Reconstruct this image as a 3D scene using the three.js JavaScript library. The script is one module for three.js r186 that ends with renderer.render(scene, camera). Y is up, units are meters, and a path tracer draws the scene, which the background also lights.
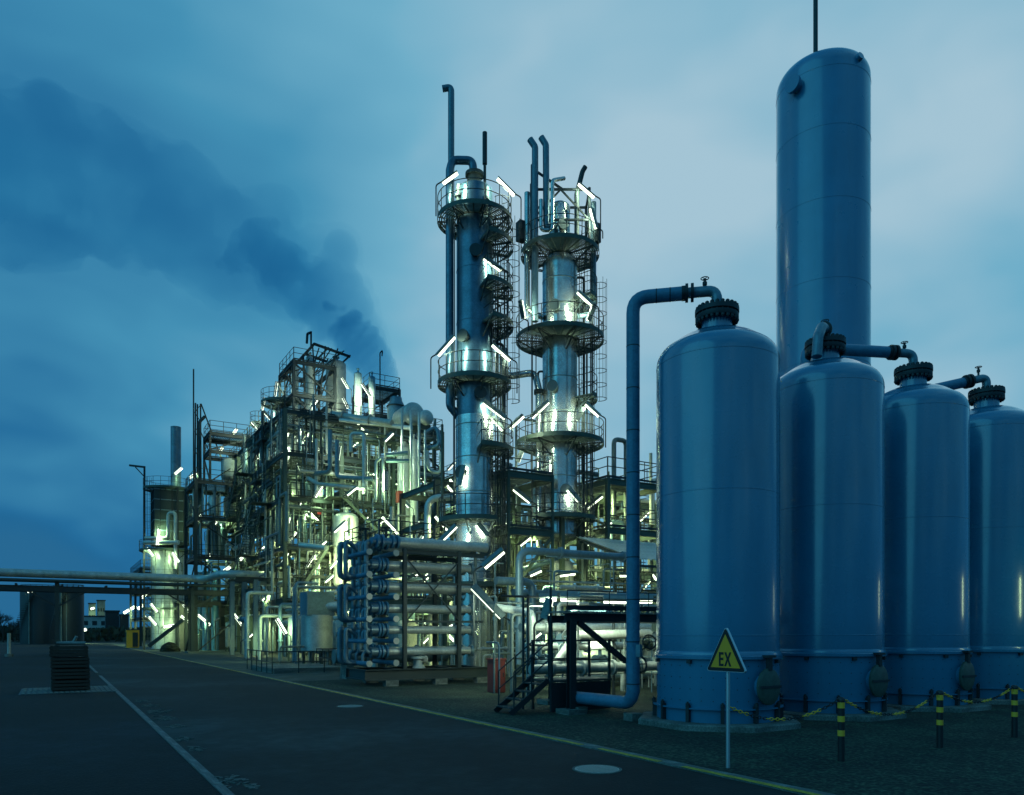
import * as THREE from 'three';
import { FontLoader } from 'three/addons/loaders/FontLoader.js';
import { TextGeometry } from 'three/addons/geometries/TextGeometry.js';
import { MarchingCubes } from 'three/addons/objects/MarchingCubes.js';
import { mergeVertices } from 'three/addons/utils/BufferGeometryUtils.js';
import { RectAreaLightUniformsLib } from 'three/addons/lights/RectAreaLightUniformsLib.js';

// ---------------------------------------------------------------- camera (a level view camera with a risen lens; the road runs along -z)
const EYE = 2, FOCAL = 762, YAW = Math.atan(459 / 762), SN = Math.sin(YAW), CS = Math.cos(YAW);
const scene = new THREE.Scene();
const camera = new THREE.PerspectiveCamera(2 * Math.atan(397.5 / FOCAL) * 180 / Math.PI, 1024 / 795, 0.1, 3000);
camera.position.set(0, EYE, 0);
camera.rotation.y = -YAW;
camera.setViewOffset(1024, 795, 0, -234.5, 1024, 795);

// ---------------------------------------------------------------- sky: dusk, banks of thin cloud, brighter towards the afterglow
const lerp = THREE.MathUtils.lerp, clamp = THREE.MathUtils.clamp, sstep = THREE.MathUtils.smoothstep;
let seedState = 7;
function rnd() { seedState = (seedState + 0x6d2b79f5) | 0; let t = Math.imul(seedState ^ (seedState >>> 15), 1 | seedState); t = (t + Math.imul(t ^ (t >>> 7), 61 | t)) ^ t; return ((t ^ (t >>> 14)) >>> 0) / 4294967296; }
const reseed = (s) => { seedState = s; };
const rr = (a, b) => a + (b - a) * rnd();
const pick = (a) => a[Math.floor(rnd() * a.length)];
function hash3(x, y, z) { let h = Math.imul(x, 374761393) ^ Math.imul(y, 668265263) ^ Math.imul(z, 2147483647 ^ 0x5bd1e995); h = Math.imul(h ^ (h >>> 13), 1274126177); return ((h ^ (h >>> 16)) >>> 0) / 4294967296; }
function noise3(x, y, z) {
  const ix = Math.floor(x), iy = Math.floor(y), iz = Math.floor(z), f = (t) => t * t * (3 - 2 * t), u = f(x - ix), v = f(y - iy), w = f(z - iz);
  const l = (a, b, t) => a + (b - a) * t;
  return l(l(l(hash3(ix, iy, iz), hash3(ix + 1, iy, iz), u), l(hash3(ix, iy + 1, iz), hash3(ix + 1, iy + 1, iz), u), v), l(l(hash3(ix, iy, iz + 1), hash3(ix + 1, iy, iz + 1), u), l(hash3(ix, iy + 1, iz + 1), hash3(ix + 1, iy + 1, iz + 1), u), v), w);
}
function fbm3(x, y, z, o = 4) { let s = 0, a = 0.5, t = 0; for (let i = 0; i < o; i++) { s += a * noise3(x, y, z); t += a; a *= 0.5; x = x * 2.03 + 11.7; y = y * 2.03 + 5.3; z = z * 2.03 + 3.1; } return s / t; }
{
  const W = 1024, H = 512, data = new Float32Array(W * H * 4);
  const ramp = [[0, [0.010, 0.085, 0.20]], [0.25, [0.018, 0.150, 0.33]], [0.5, [0.058, 0.28, 0.46]], [0.75, [0.155, 0.42, 0.58]], [1, [0.37, 0.555, 0.665]]];
  const glow = new THREE.Vector3(Math.sin(YAW + 0.22) * Math.cos(0.33), Math.sin(0.33), -Math.cos(YAW + 0.22) * Math.cos(0.33));
  const bank = new THREE.Vector3(Math.sin(YAW - 0.50) * Math.cos(0.36), Math.sin(0.36), -Math.cos(YAW - 0.50) * Math.cos(0.36));
  for (let r = 0; r < H; r++) {
    const e = ((r + 0.5) / H - 0.5) * Math.PI, y = Math.sin(e);
    for (let c = 0; c < W; c++) {
      const az = ((c + 0.5) / W - 0.5) * 2 * Math.PI, x = Math.cos(az) * Math.cos(e), z = Math.sin(az) * Math.cos(e);
      const yy = Math.max(y, 0), k = 1 / (yy + 0.35);
      const n = fbm3(x * k * 1.3 + 4.2, yy * 2.2, z * k * 1.3 + 9.4, 5), n2 = fbm3(x * k * 0.55 + 1.7, 3.3, z * k * 0.55 + 2.2, 3), n3 = fbm3(x * k * 3.1 + 8.2, yy * 4, z * k * 3.1 + 1.4, 4);
      const g = Math.max(0, x * glow.x + y * glow.y + z * glow.z), gl = Math.exp(-(Math.acos(Math.min(1, g)) ** 2) / 0.30);
      const bk = Math.exp(-(Math.acos(Math.min(1, x * bank.x + y * bank.y + z * bank.z)) ** 2) / 0.11);
      const w = fbm3(x * k * 2.1 + 3 * n, yy * 5, z * k * 2.1 + 2 * n2, 5); let b = 0.45 + 0.43 * gl - 0.30 * bk * (0.35 + 1.2 * n) + (n - 0.5) * 0.70 + (n2 - 0.5) * 0.42 + (n3 - 0.5) * 0.30 + (w - 0.5) * 0.60;
      b -= 0.34 * Math.pow(1 - clamp(yy / 0.34, 0, 1), 2) * (1 - 0.35 * gl);
      b -= 0.06 * sstep(yy, 0.35, 0.75);
      b = clamp(b, 0, 1);
      let q = 0; while (q < ramp.length - 2 && b > ramp[q + 1][0]) q++;
      const t = (b - ramp[q][0]) / (ramp[q + 1][0] - ramp[q][0]), o = (r * W + c) * 4;
      for (let i = 0; i < 3; i++) data[o + i] = lerp(ramp[q][1][i], ramp[q + 1][1][i], t);
      data[o + 3] = 1;
    }
  }
  const sky = new THREE.DataTexture(data, W, H, THREE.RGBAFormat, THREE.FloatType);
  sky.mapping = THREE.EquirectangularReflectionMapping; sky.magFilter = THREE.LinearFilter; sky.wrapS = THREE.RepeatWrapping; sky.needsUpdate = true;
  scene.background = sky; scene.environment = sky;
}
// the last of the day, far below its daytime strength, out of view at left, brightening the left of the vessels
const sun = new THREE.DirectionalLight(new THREE.Color(0.08, 0.70, 1), 0.50);
sun.position.set(-90, 46, -28); sun.target.position.set(20, 0, -40); sun.castShadow = true; sun.shadow.radius = 110;
Object.assign(sun.shadow.camera, { left: -120, right: 120, top: 120, bottom: -120, near: 1, far: 400 }); sun.shadow.mapSize.set(2048, 2048);
scene.add(sun, sun.target);
const renderer = new THREE.WebGLRenderer({ antialias: true });
renderer.setSize(1024, 795); renderer.toneMapping = THREE.LinearToneMapping; renderer.toneMappingExposure = 1;
renderer.shadowMap.enabled = true; renderer.shadowMap.type = THREE.PCFSoftShadowMap;
RectAreaLightUniformsLib.init();

// ---------------------------------------------------------------- helpers
const V = (x, y, z) => new THREE.Vector3(x, y, z);
// a place in the yard read off a sight line: sideways and upward angle, and the measured distance along the view
const at = (px, py, d) => { const l = (px - 512) / FOCAL * d; return V(SN * d + CS * l, EYE + (632 - py) / FOCAL * d, -CS * d + SN * l); };
const gx = (px, d) => { const p = at(px, 632, d); return [p.x, p.z]; };
const hy = (py, d) => EYE + (632 - py) / FOCAL * d;
const taken = new Map();
function numbered(n) { const k = taken.get(n) ?? 0; taken.set(n, k + 1); return k ? n + '_' + String(k).padStart(3, '0') : n; }
function tag(o, label, category, group, kind) { o.userData.label = label; if (category) o.userData.category = category; if (group) o.userData.group = group; o.userData.kind = kind ?? 'thing'; return o; }
function shade(o) { o.castShadow = true; o.receiveShadow = true; return o; }
function thing(name, label, category, p = [0, 0, 0], group) { const g = new THREE.Group(); g.name = numbered(name); g.position.set(...p); tag(g, label, category, group); scene.add(g); return g; }
const Y_UP = V(0, 1, 0);
function frameTo(a, b) { // matrix whose y axis runs from a to b (unit length scaled to the distance), origin at the middle
  const d = b.clone().sub(a), L = d.length(), y = d.clone().divideScalar(L || 1);
  let x = Math.abs(y.y) > 0.99 ? V(1, 0, 0) : V(0, 1, 0).cross(y).normalize();
  x = x.sub(y.clone().multiplyScalar(x.dot(y))).normalize();
  const z = x.clone().cross(y).normalize(), m = new THREE.Matrix4().makeBasis(x, y, z);
  return { m, L, mid: a.clone().add(b).multiplyScalar(0.5) };
}
const vec = (a) => (Array.isArray(a) ? V(...a) : a);
class MB {
  constructor() { this.p = []; this.n = []; this.u = []; this.i = []; }
  add(g, m) {
    const o = this.p.length / 3, P = g.attributes.position, N = g.attributes.normal, T = g.attributes.uv, nm = new THREE.Matrix3().getNormalMatrix(m), v = V();
    for (let k = 0; k < P.count; k++) {
      v.fromBufferAttribute(P, k).applyMatrix4(m); this.p.push(v.x, v.y, v.z);
      v.fromBufferAttribute(N, k).applyMatrix3(nm).normalize(); this.n.push(v.x, v.y, v.z);
      this.u.push(T ? T.getX(k) : 0, T ? T.getY(k) : 0);
    }
    if (g.index) for (let k = 0; k < g.index.count; k++) this.i.push(o + g.index.getX(k)); else for (let k = 0; k < P.count; k++) this.i.push(o + k);
    return this;
  }
  quad(a, b, c, d, uv) { // corners counter-clockwise seen from outside
    const o = this.p.length / 3, n = b.clone().sub(a).cross(d.clone().sub(a)).normalize();
    for (const q of [a, b, c, d]) { this.p.push(q.x, q.y, q.z); this.n.push(n.x, n.y, n.z); }
    this.u.push(...(uv ?? [0, 0, a.distanceTo(b), 0, a.distanceTo(b), a.distanceTo(d), 0, a.distanceTo(d)]));
    this.i.push(o, o + 1, o + 2, o, o + 2, o + 3); return this;
  }
  box(cx, cy, cz, sx, sy, sz, ry = 0) {
    const X = V(Math.cos(ry), 0, -Math.sin(ry)).multiplyScalar(sx / 2), Z = V(Math.sin(ry), 0, Math.cos(ry)).multiplyScalar(sz / 2), Y = V(0, sy / 2, 0), C = V(cx, cy, cz);
    return this.block(C, X, Y, Z);
  }
  block(C, X, Y, Z) {
    const c = (i, j, k) => C.clone().addScaledVector(X, i).addScaledVector(Y, j).addScaledVector(Z, k);
    this.quad(c(-1, -1, 1), c(1, -1, 1), c(1, 1, 1), c(-1, 1, 1)).quad(c(1, -1, -1), c(-1, -1, -1), c(-1, 1, -1), c(1, 1, -1));
    this.quad(c(1, -1, 1), c(1, -1, -1), c(1, 1, -1), c(1, 1, 1)).quad(c(-1, -1, -1), c(-1, -1, 1), c(-1, 1, 1), c(-1, 1, -1));
    return this.quad(c(-1, 1, 1), c(1, 1, 1), c(1, 1, -1), c(-1, 1, -1)).quad(c(-1, -1, -1), c(1, -1, -1), c(1, -1, 1), c(-1, -1, 1));
  }
  bar(a, b, w, h) { a = vec(a); b = vec(b); const f = frameTo(a, b), e = f.m.elements; return this.block(f.mid, V(e[0], e[1], e[2]).multiplyScalar(w / 2), V(e[4], e[5], e[6]).multiplyScalar(f.L / 2), V(e[8], e[9], e[10]).multiplyScalar(h / 2)); }
  rod(a, b, r, seg = 6, r2 = r, caps = true) { return this.sweep([vec(a), vec(b)], [r, r2], seg, caps); }
  sweep(pts, rad, seg = 8, caps = true, closed = false) {
    const n = pts.length, R = (k) => (Array.isArray(rad) ? rad[k] : rad);
    let prev = null, len = 0; const base = this.p.length / 3;
    for (let k = 0; k < n; k++) {
      const a = pts[closed ? (k - 1 + n - 1) % (n - 1) : Math.max(0, k - 1)], b = pts[closed ? (k + 1) % (n - 1) : Math.min(n - 1, k + 1)], t = b.clone().sub(a).normalize();
      let x = prev ? prev.clone() : Math.abs(t.y) > 0.95 ? V(1, 0, 0) : V(0, 1, 0).cross(t);
      x.sub(t.clone().multiplyScalar(x.dot(t))).normalize(); prev = x; const z = t.clone().cross(x);
      if (k) len += pts[k].distanceTo(pts[k - 1]);
      for (let s = 0; s <= seg; s++) {
        const q = s / seg * Math.PI * 2, nx = x.x * Math.cos(q) + z.x * Math.sin(q), ny = x.y * Math.cos(q) + z.y * Math.sin(q), nz = x.z * Math.cos(q) + z.z * Math.sin(q), r = R(k);
        this.p.push(pts[k].x + nx * r, pts[k].y + ny * r, pts[k].z + nz * r); this.n.push(nx, ny, nz); this.u.push(s / seg * 2 * Math.PI * Math.max(r, 0.02), len);
      }
    }
    for (let k = 0; k < n - 1; k++) for (let s = 0; s < seg; s++) { const o = base + k * (seg + 1) + s, q = o + seg + 1; this.i.push(o, o + 1, q + 1, o, q + 1, q); }
    if (caps && !closed) for (const end of [0, n - 1]) {
      const t = pts[end].clone().sub(pts[end ? end - 1 : 1]).normalize(), o = this.p.length / 3, first = base + end * (seg + 1);
      this.p.push(pts[end].x, pts[end].y, pts[end].z); this.n.push(t.x, t.y, t.z); this.u.push(0, 0);
      for (let s = 0; s <= seg; s++) { const f = first + s; this.p.push(this.p[f * 3], this.p[f * 3 + 1], this.p[f * 3 + 2]); this.n.push(t.x, t.y, t.z); this.u.push(0, 0); }
      for (let s = 0; s < seg; s++) end ? this.i.push(o, o + 1 + s, o + 2 + s) : this.i.push(o, o + 2 + s, o + 1 + s);
    }
    return this;
  }
  pipe(pts, r, bend, seg = 10, caps = true) { return this.sweep(bent(pts.map(vec), bend ?? r * 2.4), r, seg, caps); }
  ring(c, R, r, a0 = 0, a1 = Math.PI * 2, seg = 32, ts = 6) {
    c = vec(c); const pts = [], n = Math.max(3, Math.ceil(seg * Math.abs(a1 - a0) / (Math.PI * 2))), closed = Math.abs(a1 - a0) > 6.28;
    for (let k = 0; k <= n; k++) { const q = a0 + (a1 - a0) * k / n; pts.push(V(c.x + Math.cos(q) * R, c.y, c.z + Math.sin(q) * R)); }
    return this.sweep(pts, r, ts, true, closed);
  }
  lathe(profile, c = [0, 0, 0], seg = 32, a0 = 0, a1 = Math.PI * 2) { // profile of [radius, height] from bottom to top, outside facing out; creases where the bend is sharp
    c = vec(c); let len = 0;
    for (let k = 0; k < profile.length - 1; k++) {
      const [r0, y0] = profile[k], [r1, y1] = profile[k + 1], L = Math.hypot(r1 - r0, y1 - y0); if (L < 1e-6) continue;
      const nrm = (i) => { const p = profile[i], q = profile[i + 1]; if (!p || !q) return null; const l = Math.hypot(q[0] - p[0], q[1] - p[1]); return l < 1e-6 ? null : [(q[1] - p[1]) / l, (p[0] - q[0]) / l]; };
      const me = nrm(k), mix = (o) => { if (!o || o[0] * me[0] + o[1] * me[1] < 0.75) return me; const s = Math.hypot(me[0] + o[0], me[1] + o[1]); return [(me[0] + o[0]) / s, (me[1] + o[1]) / s]; };
      const nA = mix(nrm(k - 1)), nB = mix(nrm(k + 1)), base = this.p.length / 3;
      for (let s = 0; s <= seg; s++) {
        const q = a0 + (a1 - a0) * s / seg, x = Math.cos(q), z = Math.sin(q);
        this.p.push(c.x + x * r0, c.y + y0, c.z + z * r0, c.x + x * r1, c.y + y1, c.z + z * r1); this.n.push(x * nA[0], nA[1], z * nA[0], x * nB[0], nB[1], z * nB[0]);
        const rm = Math.max(r0, r1); this.u.push(q * rm, len, q * rm, len + L);
      }
      for (let s = 0; s < seg; s++) { const o = base + s * 2; this.i.push(o, o + 1, o + 3, o, o + 3, o + 2); }
      len += L;
    }
    return this;
  }
  geo() { const g = new THREE.BufferGeometry(); g.setAttribute('position', new THREE.Float32BufferAttribute(this.p, 3)); g.setAttribute('normal', new THREE.Float32BufferAttribute(this.n, 3)); g.setAttribute('uv', new THREE.Float32BufferAttribute(this.u, 2)); g.setIndex(this.i); return g; }
  build(name, m, parent) { const o = shade(new THREE.Mesh(this.geo(), m)); o.name = parent === scene ? numbered(name) : name; parent.add(o); return o; }
}
function bent(pts, R) { // a polyline with its corners rounded
  const out = [pts[0]];
  for (let k = 1; k < pts.length - 1; k++) {
    const a = pts[k].clone().sub(pts[k - 1]), b = pts[k + 1].clone().sub(pts[k]), la = a.length(), lb = b.length(); a.divideScalar(la); b.divideScalar(lb);
    const ang = Math.acos(clamp(a.dot(b), -1, 1)); if (ang < 0.05) { out.push(pts[k]); continue; }
    let t = R * Math.tan(ang / 2); t = Math.min(t, la * 0.49, lb * 0.49);
    const p0 = pts[k].clone().addScaledVector(a, -t), p1 = pts[k].clone().addScaledVector(b, t), n = Math.max(3, Math.round(ang / 0.26));
    for (let s = 0; s <= n; s++) { const q = s / n; out.push(p0.clone().multiplyScalar((1 - q) * (1 - q)).addScaledVector(pts[k], 2 * q * (1 - q)).addScaledVector(p1, q * q)); }
  }
  out.push(pts[pts.length - 1]); return out;
}
const UNIT = { box: new THREE.BoxGeometry(1, 1, 1) };
{ // an I-section, one metre long along y, in a unit square
  const m = new MB(); m.box(0, 0, 0.46, 1, 1, 0.08).box(0, 0, -0.46, 1, 1, 0.08).box(0, 0, 0, 0.08, 1, 0.84); UNIT.ibeam = m.geo();
  const c = new MB(); c.rod([0, -0.5, 0], [0, 0.5, 0], 1, 12); UNIT.cyl = c.geo();
  const d = new MB(); d.rod([0, -0.5, 0], [0, 0.5, 0], 1, 20); UNIT.disc = d.geo();
}
// one piece between two points: its own mesh, sharing a unit geometry
function piece(name, unit, m, parent, a, b, w, h = w) {
  a = vec(a); b = vec(b); const f = frameTo(a, b), o = shade(new THREE.Mesh(UNIT[unit], m)); o.name = name;
  o.quaternion.setFromRotationMatrix(f.m); o.position.copy(f.mid); o.scale.set(w, f.L, h); parent.add(o); return o;
}
function block(name, m, parent, cx, cy, cz, sx, sy, sz) { const o = shade(new THREE.Mesh(UNIT.box, m)); o.name = name; o.position.set(cx, cy, cz); o.scale.set(sx, sy, sz); parent.add(o); return o; }

// ---------------------------------------------------------------- textures and materials
function tex(size, f, srgb, rep = 1) { // f(u, v) -> [r, g, b] 0..1, tileable by construction of tnoise
  const d = new Uint8Array(size * size * 4);
  for (let y = 0; y < size; y++) for (let x = 0; x < size; x++) { const c = f(x / size, y / size), o = (y * size + x) * 4; for (let k = 0; k < 3; k++) d[o + k] = clamp(c[k], 0, 1) * 255; d[o + 3] = 255; }
  const t = new THREE.DataTexture(d, size, size); t.wrapS = t.wrapT = THREE.RepeatWrapping; t.magFilter = THREE.LinearFilter; t.minFilter = THREE.LinearMipmapLinearFilter; t.generateMipmaps = true;
  if (srgb) t.colorSpace = THREE.SRGBColorSpace; t.repeat.set(rep, rep); t.needsUpdate = true; return t;
}
function tnoise(u, v, f, s = 0) { // tileable value noise, f cells
  const x = u * f, y = v * f, ix = Math.floor(x), iy = Math.floor(y), g = (t) => t * t * (3 - 2 * t), a = g(x - ix), b = g(y - iy), h = (i, j) => hash3(((i % f) + f) % f, ((j % f) + f) % f, s);
  return lerp(lerp(h(ix, iy), h(ix + 1, iy), a), lerp(h(ix, iy + 1), h(ix + 1, iy + 1), a), b);
}
const tf = (u, v, f, s, o = 4) => { let t = 0, a = 0.5, n = 0; for (let k = 0; k < o; k++) { t += a * tnoise(u, v, f, s + k); n += a; a *= 0.55; f *= 2; } return t / n; };
const g3 = (x) => [x, x, x];
const T = {
  asphalt: tex(512, (u, v) => { const x = 0.62 + 0.5 * (tf(u, v, 5, 3, 3) - 0.5) + 0.55 * (tf(u, v, 110, 9, 2) - 0.5); return [x * 0.98, x, x]; }, true, 1 / 5),
  asphaltBump: tex(512, (u, v) => g3(tf(u, v, 120, 21, 2)), false, 1 / 3),
  patch: tex(512, (u, v) => { const p = tf(u, v, 6, 61, 5), q = tf(u, v, 14, 67, 3), x = 0.55 + 1.35 * (p - 0.5) + (q > 0.62 ? 0.14 : 0) + (tf(u, v, 3, 77, 2) - 0.5) * 0.4 + 0.5 * (tf(u, v, 90, 9, 2) - 0.5); return [x * 0.98, x, x]; }, true, 1 / 17),
  gravel: tex(1024, (u, v) => { const big = tf(u, v, 6, 31, 4), st = tf(u, v, 150, 40, 2), x = 0.52 + 0.55 * (big - 0.5) + 1.25 * (st - 0.5); return [x * 0.95, x, x * 0.86]; }, true, 1 / 6),
  gravelBump: tex(1024, (u, v) => g3(tf(u, v, 150, 40, 2)), false, 1 / 6),
  paint: tex(512, (u, v) => { const a = tf(u, v, 4, 51, 5), s = tf(u, v * 0.12, 48, 57, 2), x = 0.94 + 0.12 * (a - 0.5) - 0.10 * Math.max(0, s - 0.62); return g3(x); }, true, 1 / 4),
  paintRough: tex(512, (u, v) => { const a = tf(u, v, 8, 71, 5); return g3(0.78 + 0.5 * (a - 0.5)); }, false, 1 / 3),
  dirt: tex(512, (u, v) => { const a = tf(u, v, 6, 81, 5), b = tf(u, v, 40, 85, 3), x = 0.9 + 0.24 * (a - 0.5) + 0.18 * (b - 0.5); return [x, x * 0.99, x * 0.97]; }, true, 1 / 2),
  concrete: tex(512, (u, v) => { const a = tf(u, v, 5, 91, 5), b = tf(u, v, 90, 95, 2), x = 0.75 + 0.55 * (a - 0.5) + 0.35 * (b - 0.5); return [x, x, x * 0.97]; }, true, 1 / 2),
};
const std = (r, g, b, rough = 0.6, metal = 0, more = {}) => { const m = new THREE.MeshStandardMaterial({ roughness: rough, metalness: metal, ...more }); m.color.setRGB(r, g, b); return m; };
const phy = (r, g, b, rough, metal, more = {}) => { const m = new THREE.MeshPhysicalMaterial({ roughness: rough, metalness: metal, ...more }); m.color.setRGB(r, g, b); return m; };
const M = {
  asphalt: std(0.022, 0.037, 0.038, 0.85, 0, { map: T.patch, bumpMap: T.asphaltBump, bumpScale: 0.004 }),
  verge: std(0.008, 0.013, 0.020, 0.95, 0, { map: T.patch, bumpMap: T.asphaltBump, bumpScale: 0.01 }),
  gravel: std(0.058, 0.095, 0.072, 0.95, 0, { map: T.gravel, bumpMap: T.gravelBump, bumpScale: 0.02 }),
  earth: std(0.05, 0.06, 0.05, 0.95, 0, { map: T.gravel }),
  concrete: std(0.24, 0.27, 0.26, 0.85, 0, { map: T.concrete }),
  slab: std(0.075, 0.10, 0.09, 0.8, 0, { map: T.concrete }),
  tank: phy(0.016, 0.19, 0.325, 0.34, 0, { map: T.paint, roughnessMap: T.paintRough, ior: 1.6, clearcoat: 1, clearcoatRoughness: 0.13 }),
  skirt: phy(0.014, 0.185, 0.315, 0.45, 0, { map: T.paint }),
  tower: phy(0.014, 0.205, 0.365, 0.42, 0, { map: T.paint, roughnessMap: T.paintRough, ior: 1.6, clearcoat: 0.9, clearcoatRoughness: 0.14 }),
  dark: std(0.020, 0.030, 0.034, 0.55, 0.2),
  steel: std(0.026, 0.043, 0.045, 0.6, 0.1),
  green: std(0.075, 0.115, 0.095, 0.55, 0.1, { map: T.dirt }),
  pale: std(0.19, 0.25, 0.25, 0.5, 0.2, { map: T.dirt }),
  blue: std(0.06, 0.22, 0.36, 0.45, 0, { map: T.dirt }),
  bluegrey: std(0.15, 0.26, 0.33, 0.38, 0.3, { map: T.dirt }),
  clad: std(0.50, 0.57, 0.57, 0.36, 0.35, { map: T.dirt }),
  shiny: std(0.56, 0.62, 0.63, 0.27, 0.8, { map: T.dirt, roughnessMap: T.paintRough }), bluesteel: std(0.10, 0.20, 0.28, 0.30, 0.6, { map: T.dirt }),
  white: std(0.46, 0.50, 0.48, 0.45, 0.1, { map: T.dirt }),
  grating: std(0.06, 0.08, 0.075, 0.6, 0.3),
  red: std(0.19, 0.035, 0.03, 0.5, 0, { map: T.dirt }),
  signRed: std(0.45, 0.03, 0.03, 0.5, 0),
  yellow: std(0.90, 0.42, 0.03, 0.5, 0),
  signYellow: std(1.0, 0.37, 0.02, 0.45, 0),
  black: std(0.012, 0.012, 0.013, 0.5, 0),
  alu: std(0.55, 0.58, 0.60, 0.4, 0.8),
  line: std(0.95, 0.62, 0.06, 0.75, 0, { map: T.concrete }),
  lineWhite: std(0.24, 0.26, 0.27, 0.75, 0, { map: T.concrete }),
  wood: std(0.055, 0.045, 0.035, 0.85, 0, { map: T.dirt }),
  bark: std(0.03, 0.028, 0.025, 0.9), leaf: std(0.022, 0.035, 0.024, 0.9),
  brick: std(0.10, 0.10, 0.09, 0.8, 0, { map: T.dirt }),
};
const tubeGlow = new THREE.MeshStandardMaterial({ color: 0xffffff, roughness: 0.5, emissive: new THREE.Color(0.88, 1, 0.74), emissiveIntensity: 3.2 });
const TUBE_RGB = new THREE.Color(0.66, 1, 0.45), TUBE_WHITE = new THREE.Color(0.80, 1, 0.70), TUBE_WARM = new THREE.Color(0.82, 1, 0.42);

// ---------------------------------------------------------------- the setting: ground, road, yard
function sheet(name, m, x0, x1, z0, z1, y, nx = 1, nz = 1) {
  const b = new MB();
  for (let i = 0; i < nx; i++) for (let k = 0; k < nz; k++) { const a = lerp(x0, x1, i / nx), c = lerp(x0, x1, (i + 1) / nx), e = lerp(z1, z0, k / nz), f = lerp(z1, z0, (k + 1) / nz); b.quad(V(a, y, e), V(c, y, e), V(c, y, f), V(a, y, f), [a, e, c, e, c, f, a, f]); }
  const o = b.build(name, m, scene); o.userData.kind = 'structure'; return o;
}
const ROAD_L = 1.91, ROAD_R = 7.85;
sheet('ground', M.earth, -1500, 1500, -1800, 600, -0.004).userData.label = 'dark open ground reaching to the far horizon';
sheet('road', M.asphalt, ROAD_L, ROAD_R, -190, 30, 0.008).userData.label = 'worn asphalt road running past the plant';
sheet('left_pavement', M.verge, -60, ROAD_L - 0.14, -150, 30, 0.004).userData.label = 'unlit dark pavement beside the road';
sheet('gravel_yard', M.gravel, ROAD_R + 0.26, 70, -31, 25, 0.004).userData.label = 'gravel yard around the storage vessels';
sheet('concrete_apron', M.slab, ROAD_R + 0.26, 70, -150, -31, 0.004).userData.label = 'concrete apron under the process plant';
{ // kerb: stones laid end to end, with the painted line on them; along the left edge pale edging stones
  const kerb = thing('kerb', 'concrete kerb with a worn yellow line beside the gravel yard', 'kerb'); kerb.userData.kind = 'structure';
  const edge = thing('road_edging', 'pale edging stones along the dark pavement side of the road', 'edging'); edge.userData.kind = 'structure';
  reseed(31);
  for (let z = 6; z > -120; z -= 1.0) { const w = z > -40 ? 1 : 4; if (w === 4) z -= 3; const o = block('kerb_stone', M.concrete, kerb, ROAD_R + 0.13, -0.07 + 0.02 * rnd() * 0.3, z - w / 2 + 0.5, 0.25, 0.2, w - 0.012); o.rotation.y = rr(-0.004, 0.004); }
  for (let z = 6; z > -120; z -= 1.0) { const w = z > -40 ? 1 : 4; if (w === 4) z -= 3; block('edging_stone', M.lineWhite, edge, ROAD_L - 0.07, -0.075 + 0.006 * rnd(), z - w / 2 + 0.5, 0.12, 0.18, w - 0.015); }
  const b = new MB();
  for (let z = 6; z > -118; z -= 0.5) { if (rnd() < 0.025) continue; b.box(ROAD_R + 0.05 + rr(-0.004, 0.004), 0.036, z, 0.10 + rr(-0.012, 0.012), 0.004, 0.5); }
  b.build('yellow_line', M.line, kerb);
}
{ // patches of lighter, worn surfacing on the road near the left edge: stones and fines swept to the side
  const b = new MB(); reseed(77);
  for (const [px, d, s] of [[150, 20.5, 0.5], [158, 19, 0.6], [166, 17.5, 0.5], [175, 16, 0.35], [186, 14.2, 0.3], [232, 10.2, 0.4], [142, 22, 0.4], [250, 9.8, 0.2], [196, 13, 0.25]]) {
    const [x, z] = gx(px, d); const n = 90 * s;
    for (let k = 0; k < n; k++) { const q = rr(0, 6.28), r = s * Math.sqrt(rnd()) * rr(0.3, 1), h = rr(0.004, 0.018); b.box(x + Math.cos(q) * r * 0.7, 0.008 + h / 2, z + Math.sin(q) * r * 1.6, rr(0.02, 0.09), h, rr(0.02, 0.10), rr(0, 3)); }
  }
  const o = b.build('road_grit', M.concrete, scene); tag(o, 'pale grit and stones gathered along the left edge of the road', 'grit', null, 'stuff');
}
function manhole(px, d, label) {
  const [x, z] = gx(px, d), t = thing('manhole_cover', label, 'manhole cover', [x, 0.009, z], 'manhole covers in the road');
  new MB().lathe([[0.36, 0], [0.36, 0.012], [0.335, 0.014], [0.335, 0.004]], [0, 0, 0], 28).build('rim', M.concrete, t);
  const b = new MB(); b.lathe([[0.325, 0.002], [0.325, 0.010], [0, 0.010]], [0, 0, 0], 28);
  for (let k = -4; k <= 4; k++) { const w = Math.sqrt(0.09 - (k * 0.065) ** 2); b.box(0, 0.0125, k * 0.065, w * 2 * 0.95, 0.006, 0.03); }
  b.build('cover', M.white, t);
}
manhole(597, 11.04, 'pale round manhole cover on the road closest to the camera');
manhole(350, 20.4, 'pale round manhole cover farther along the road, by the exchanger skid');

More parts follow.
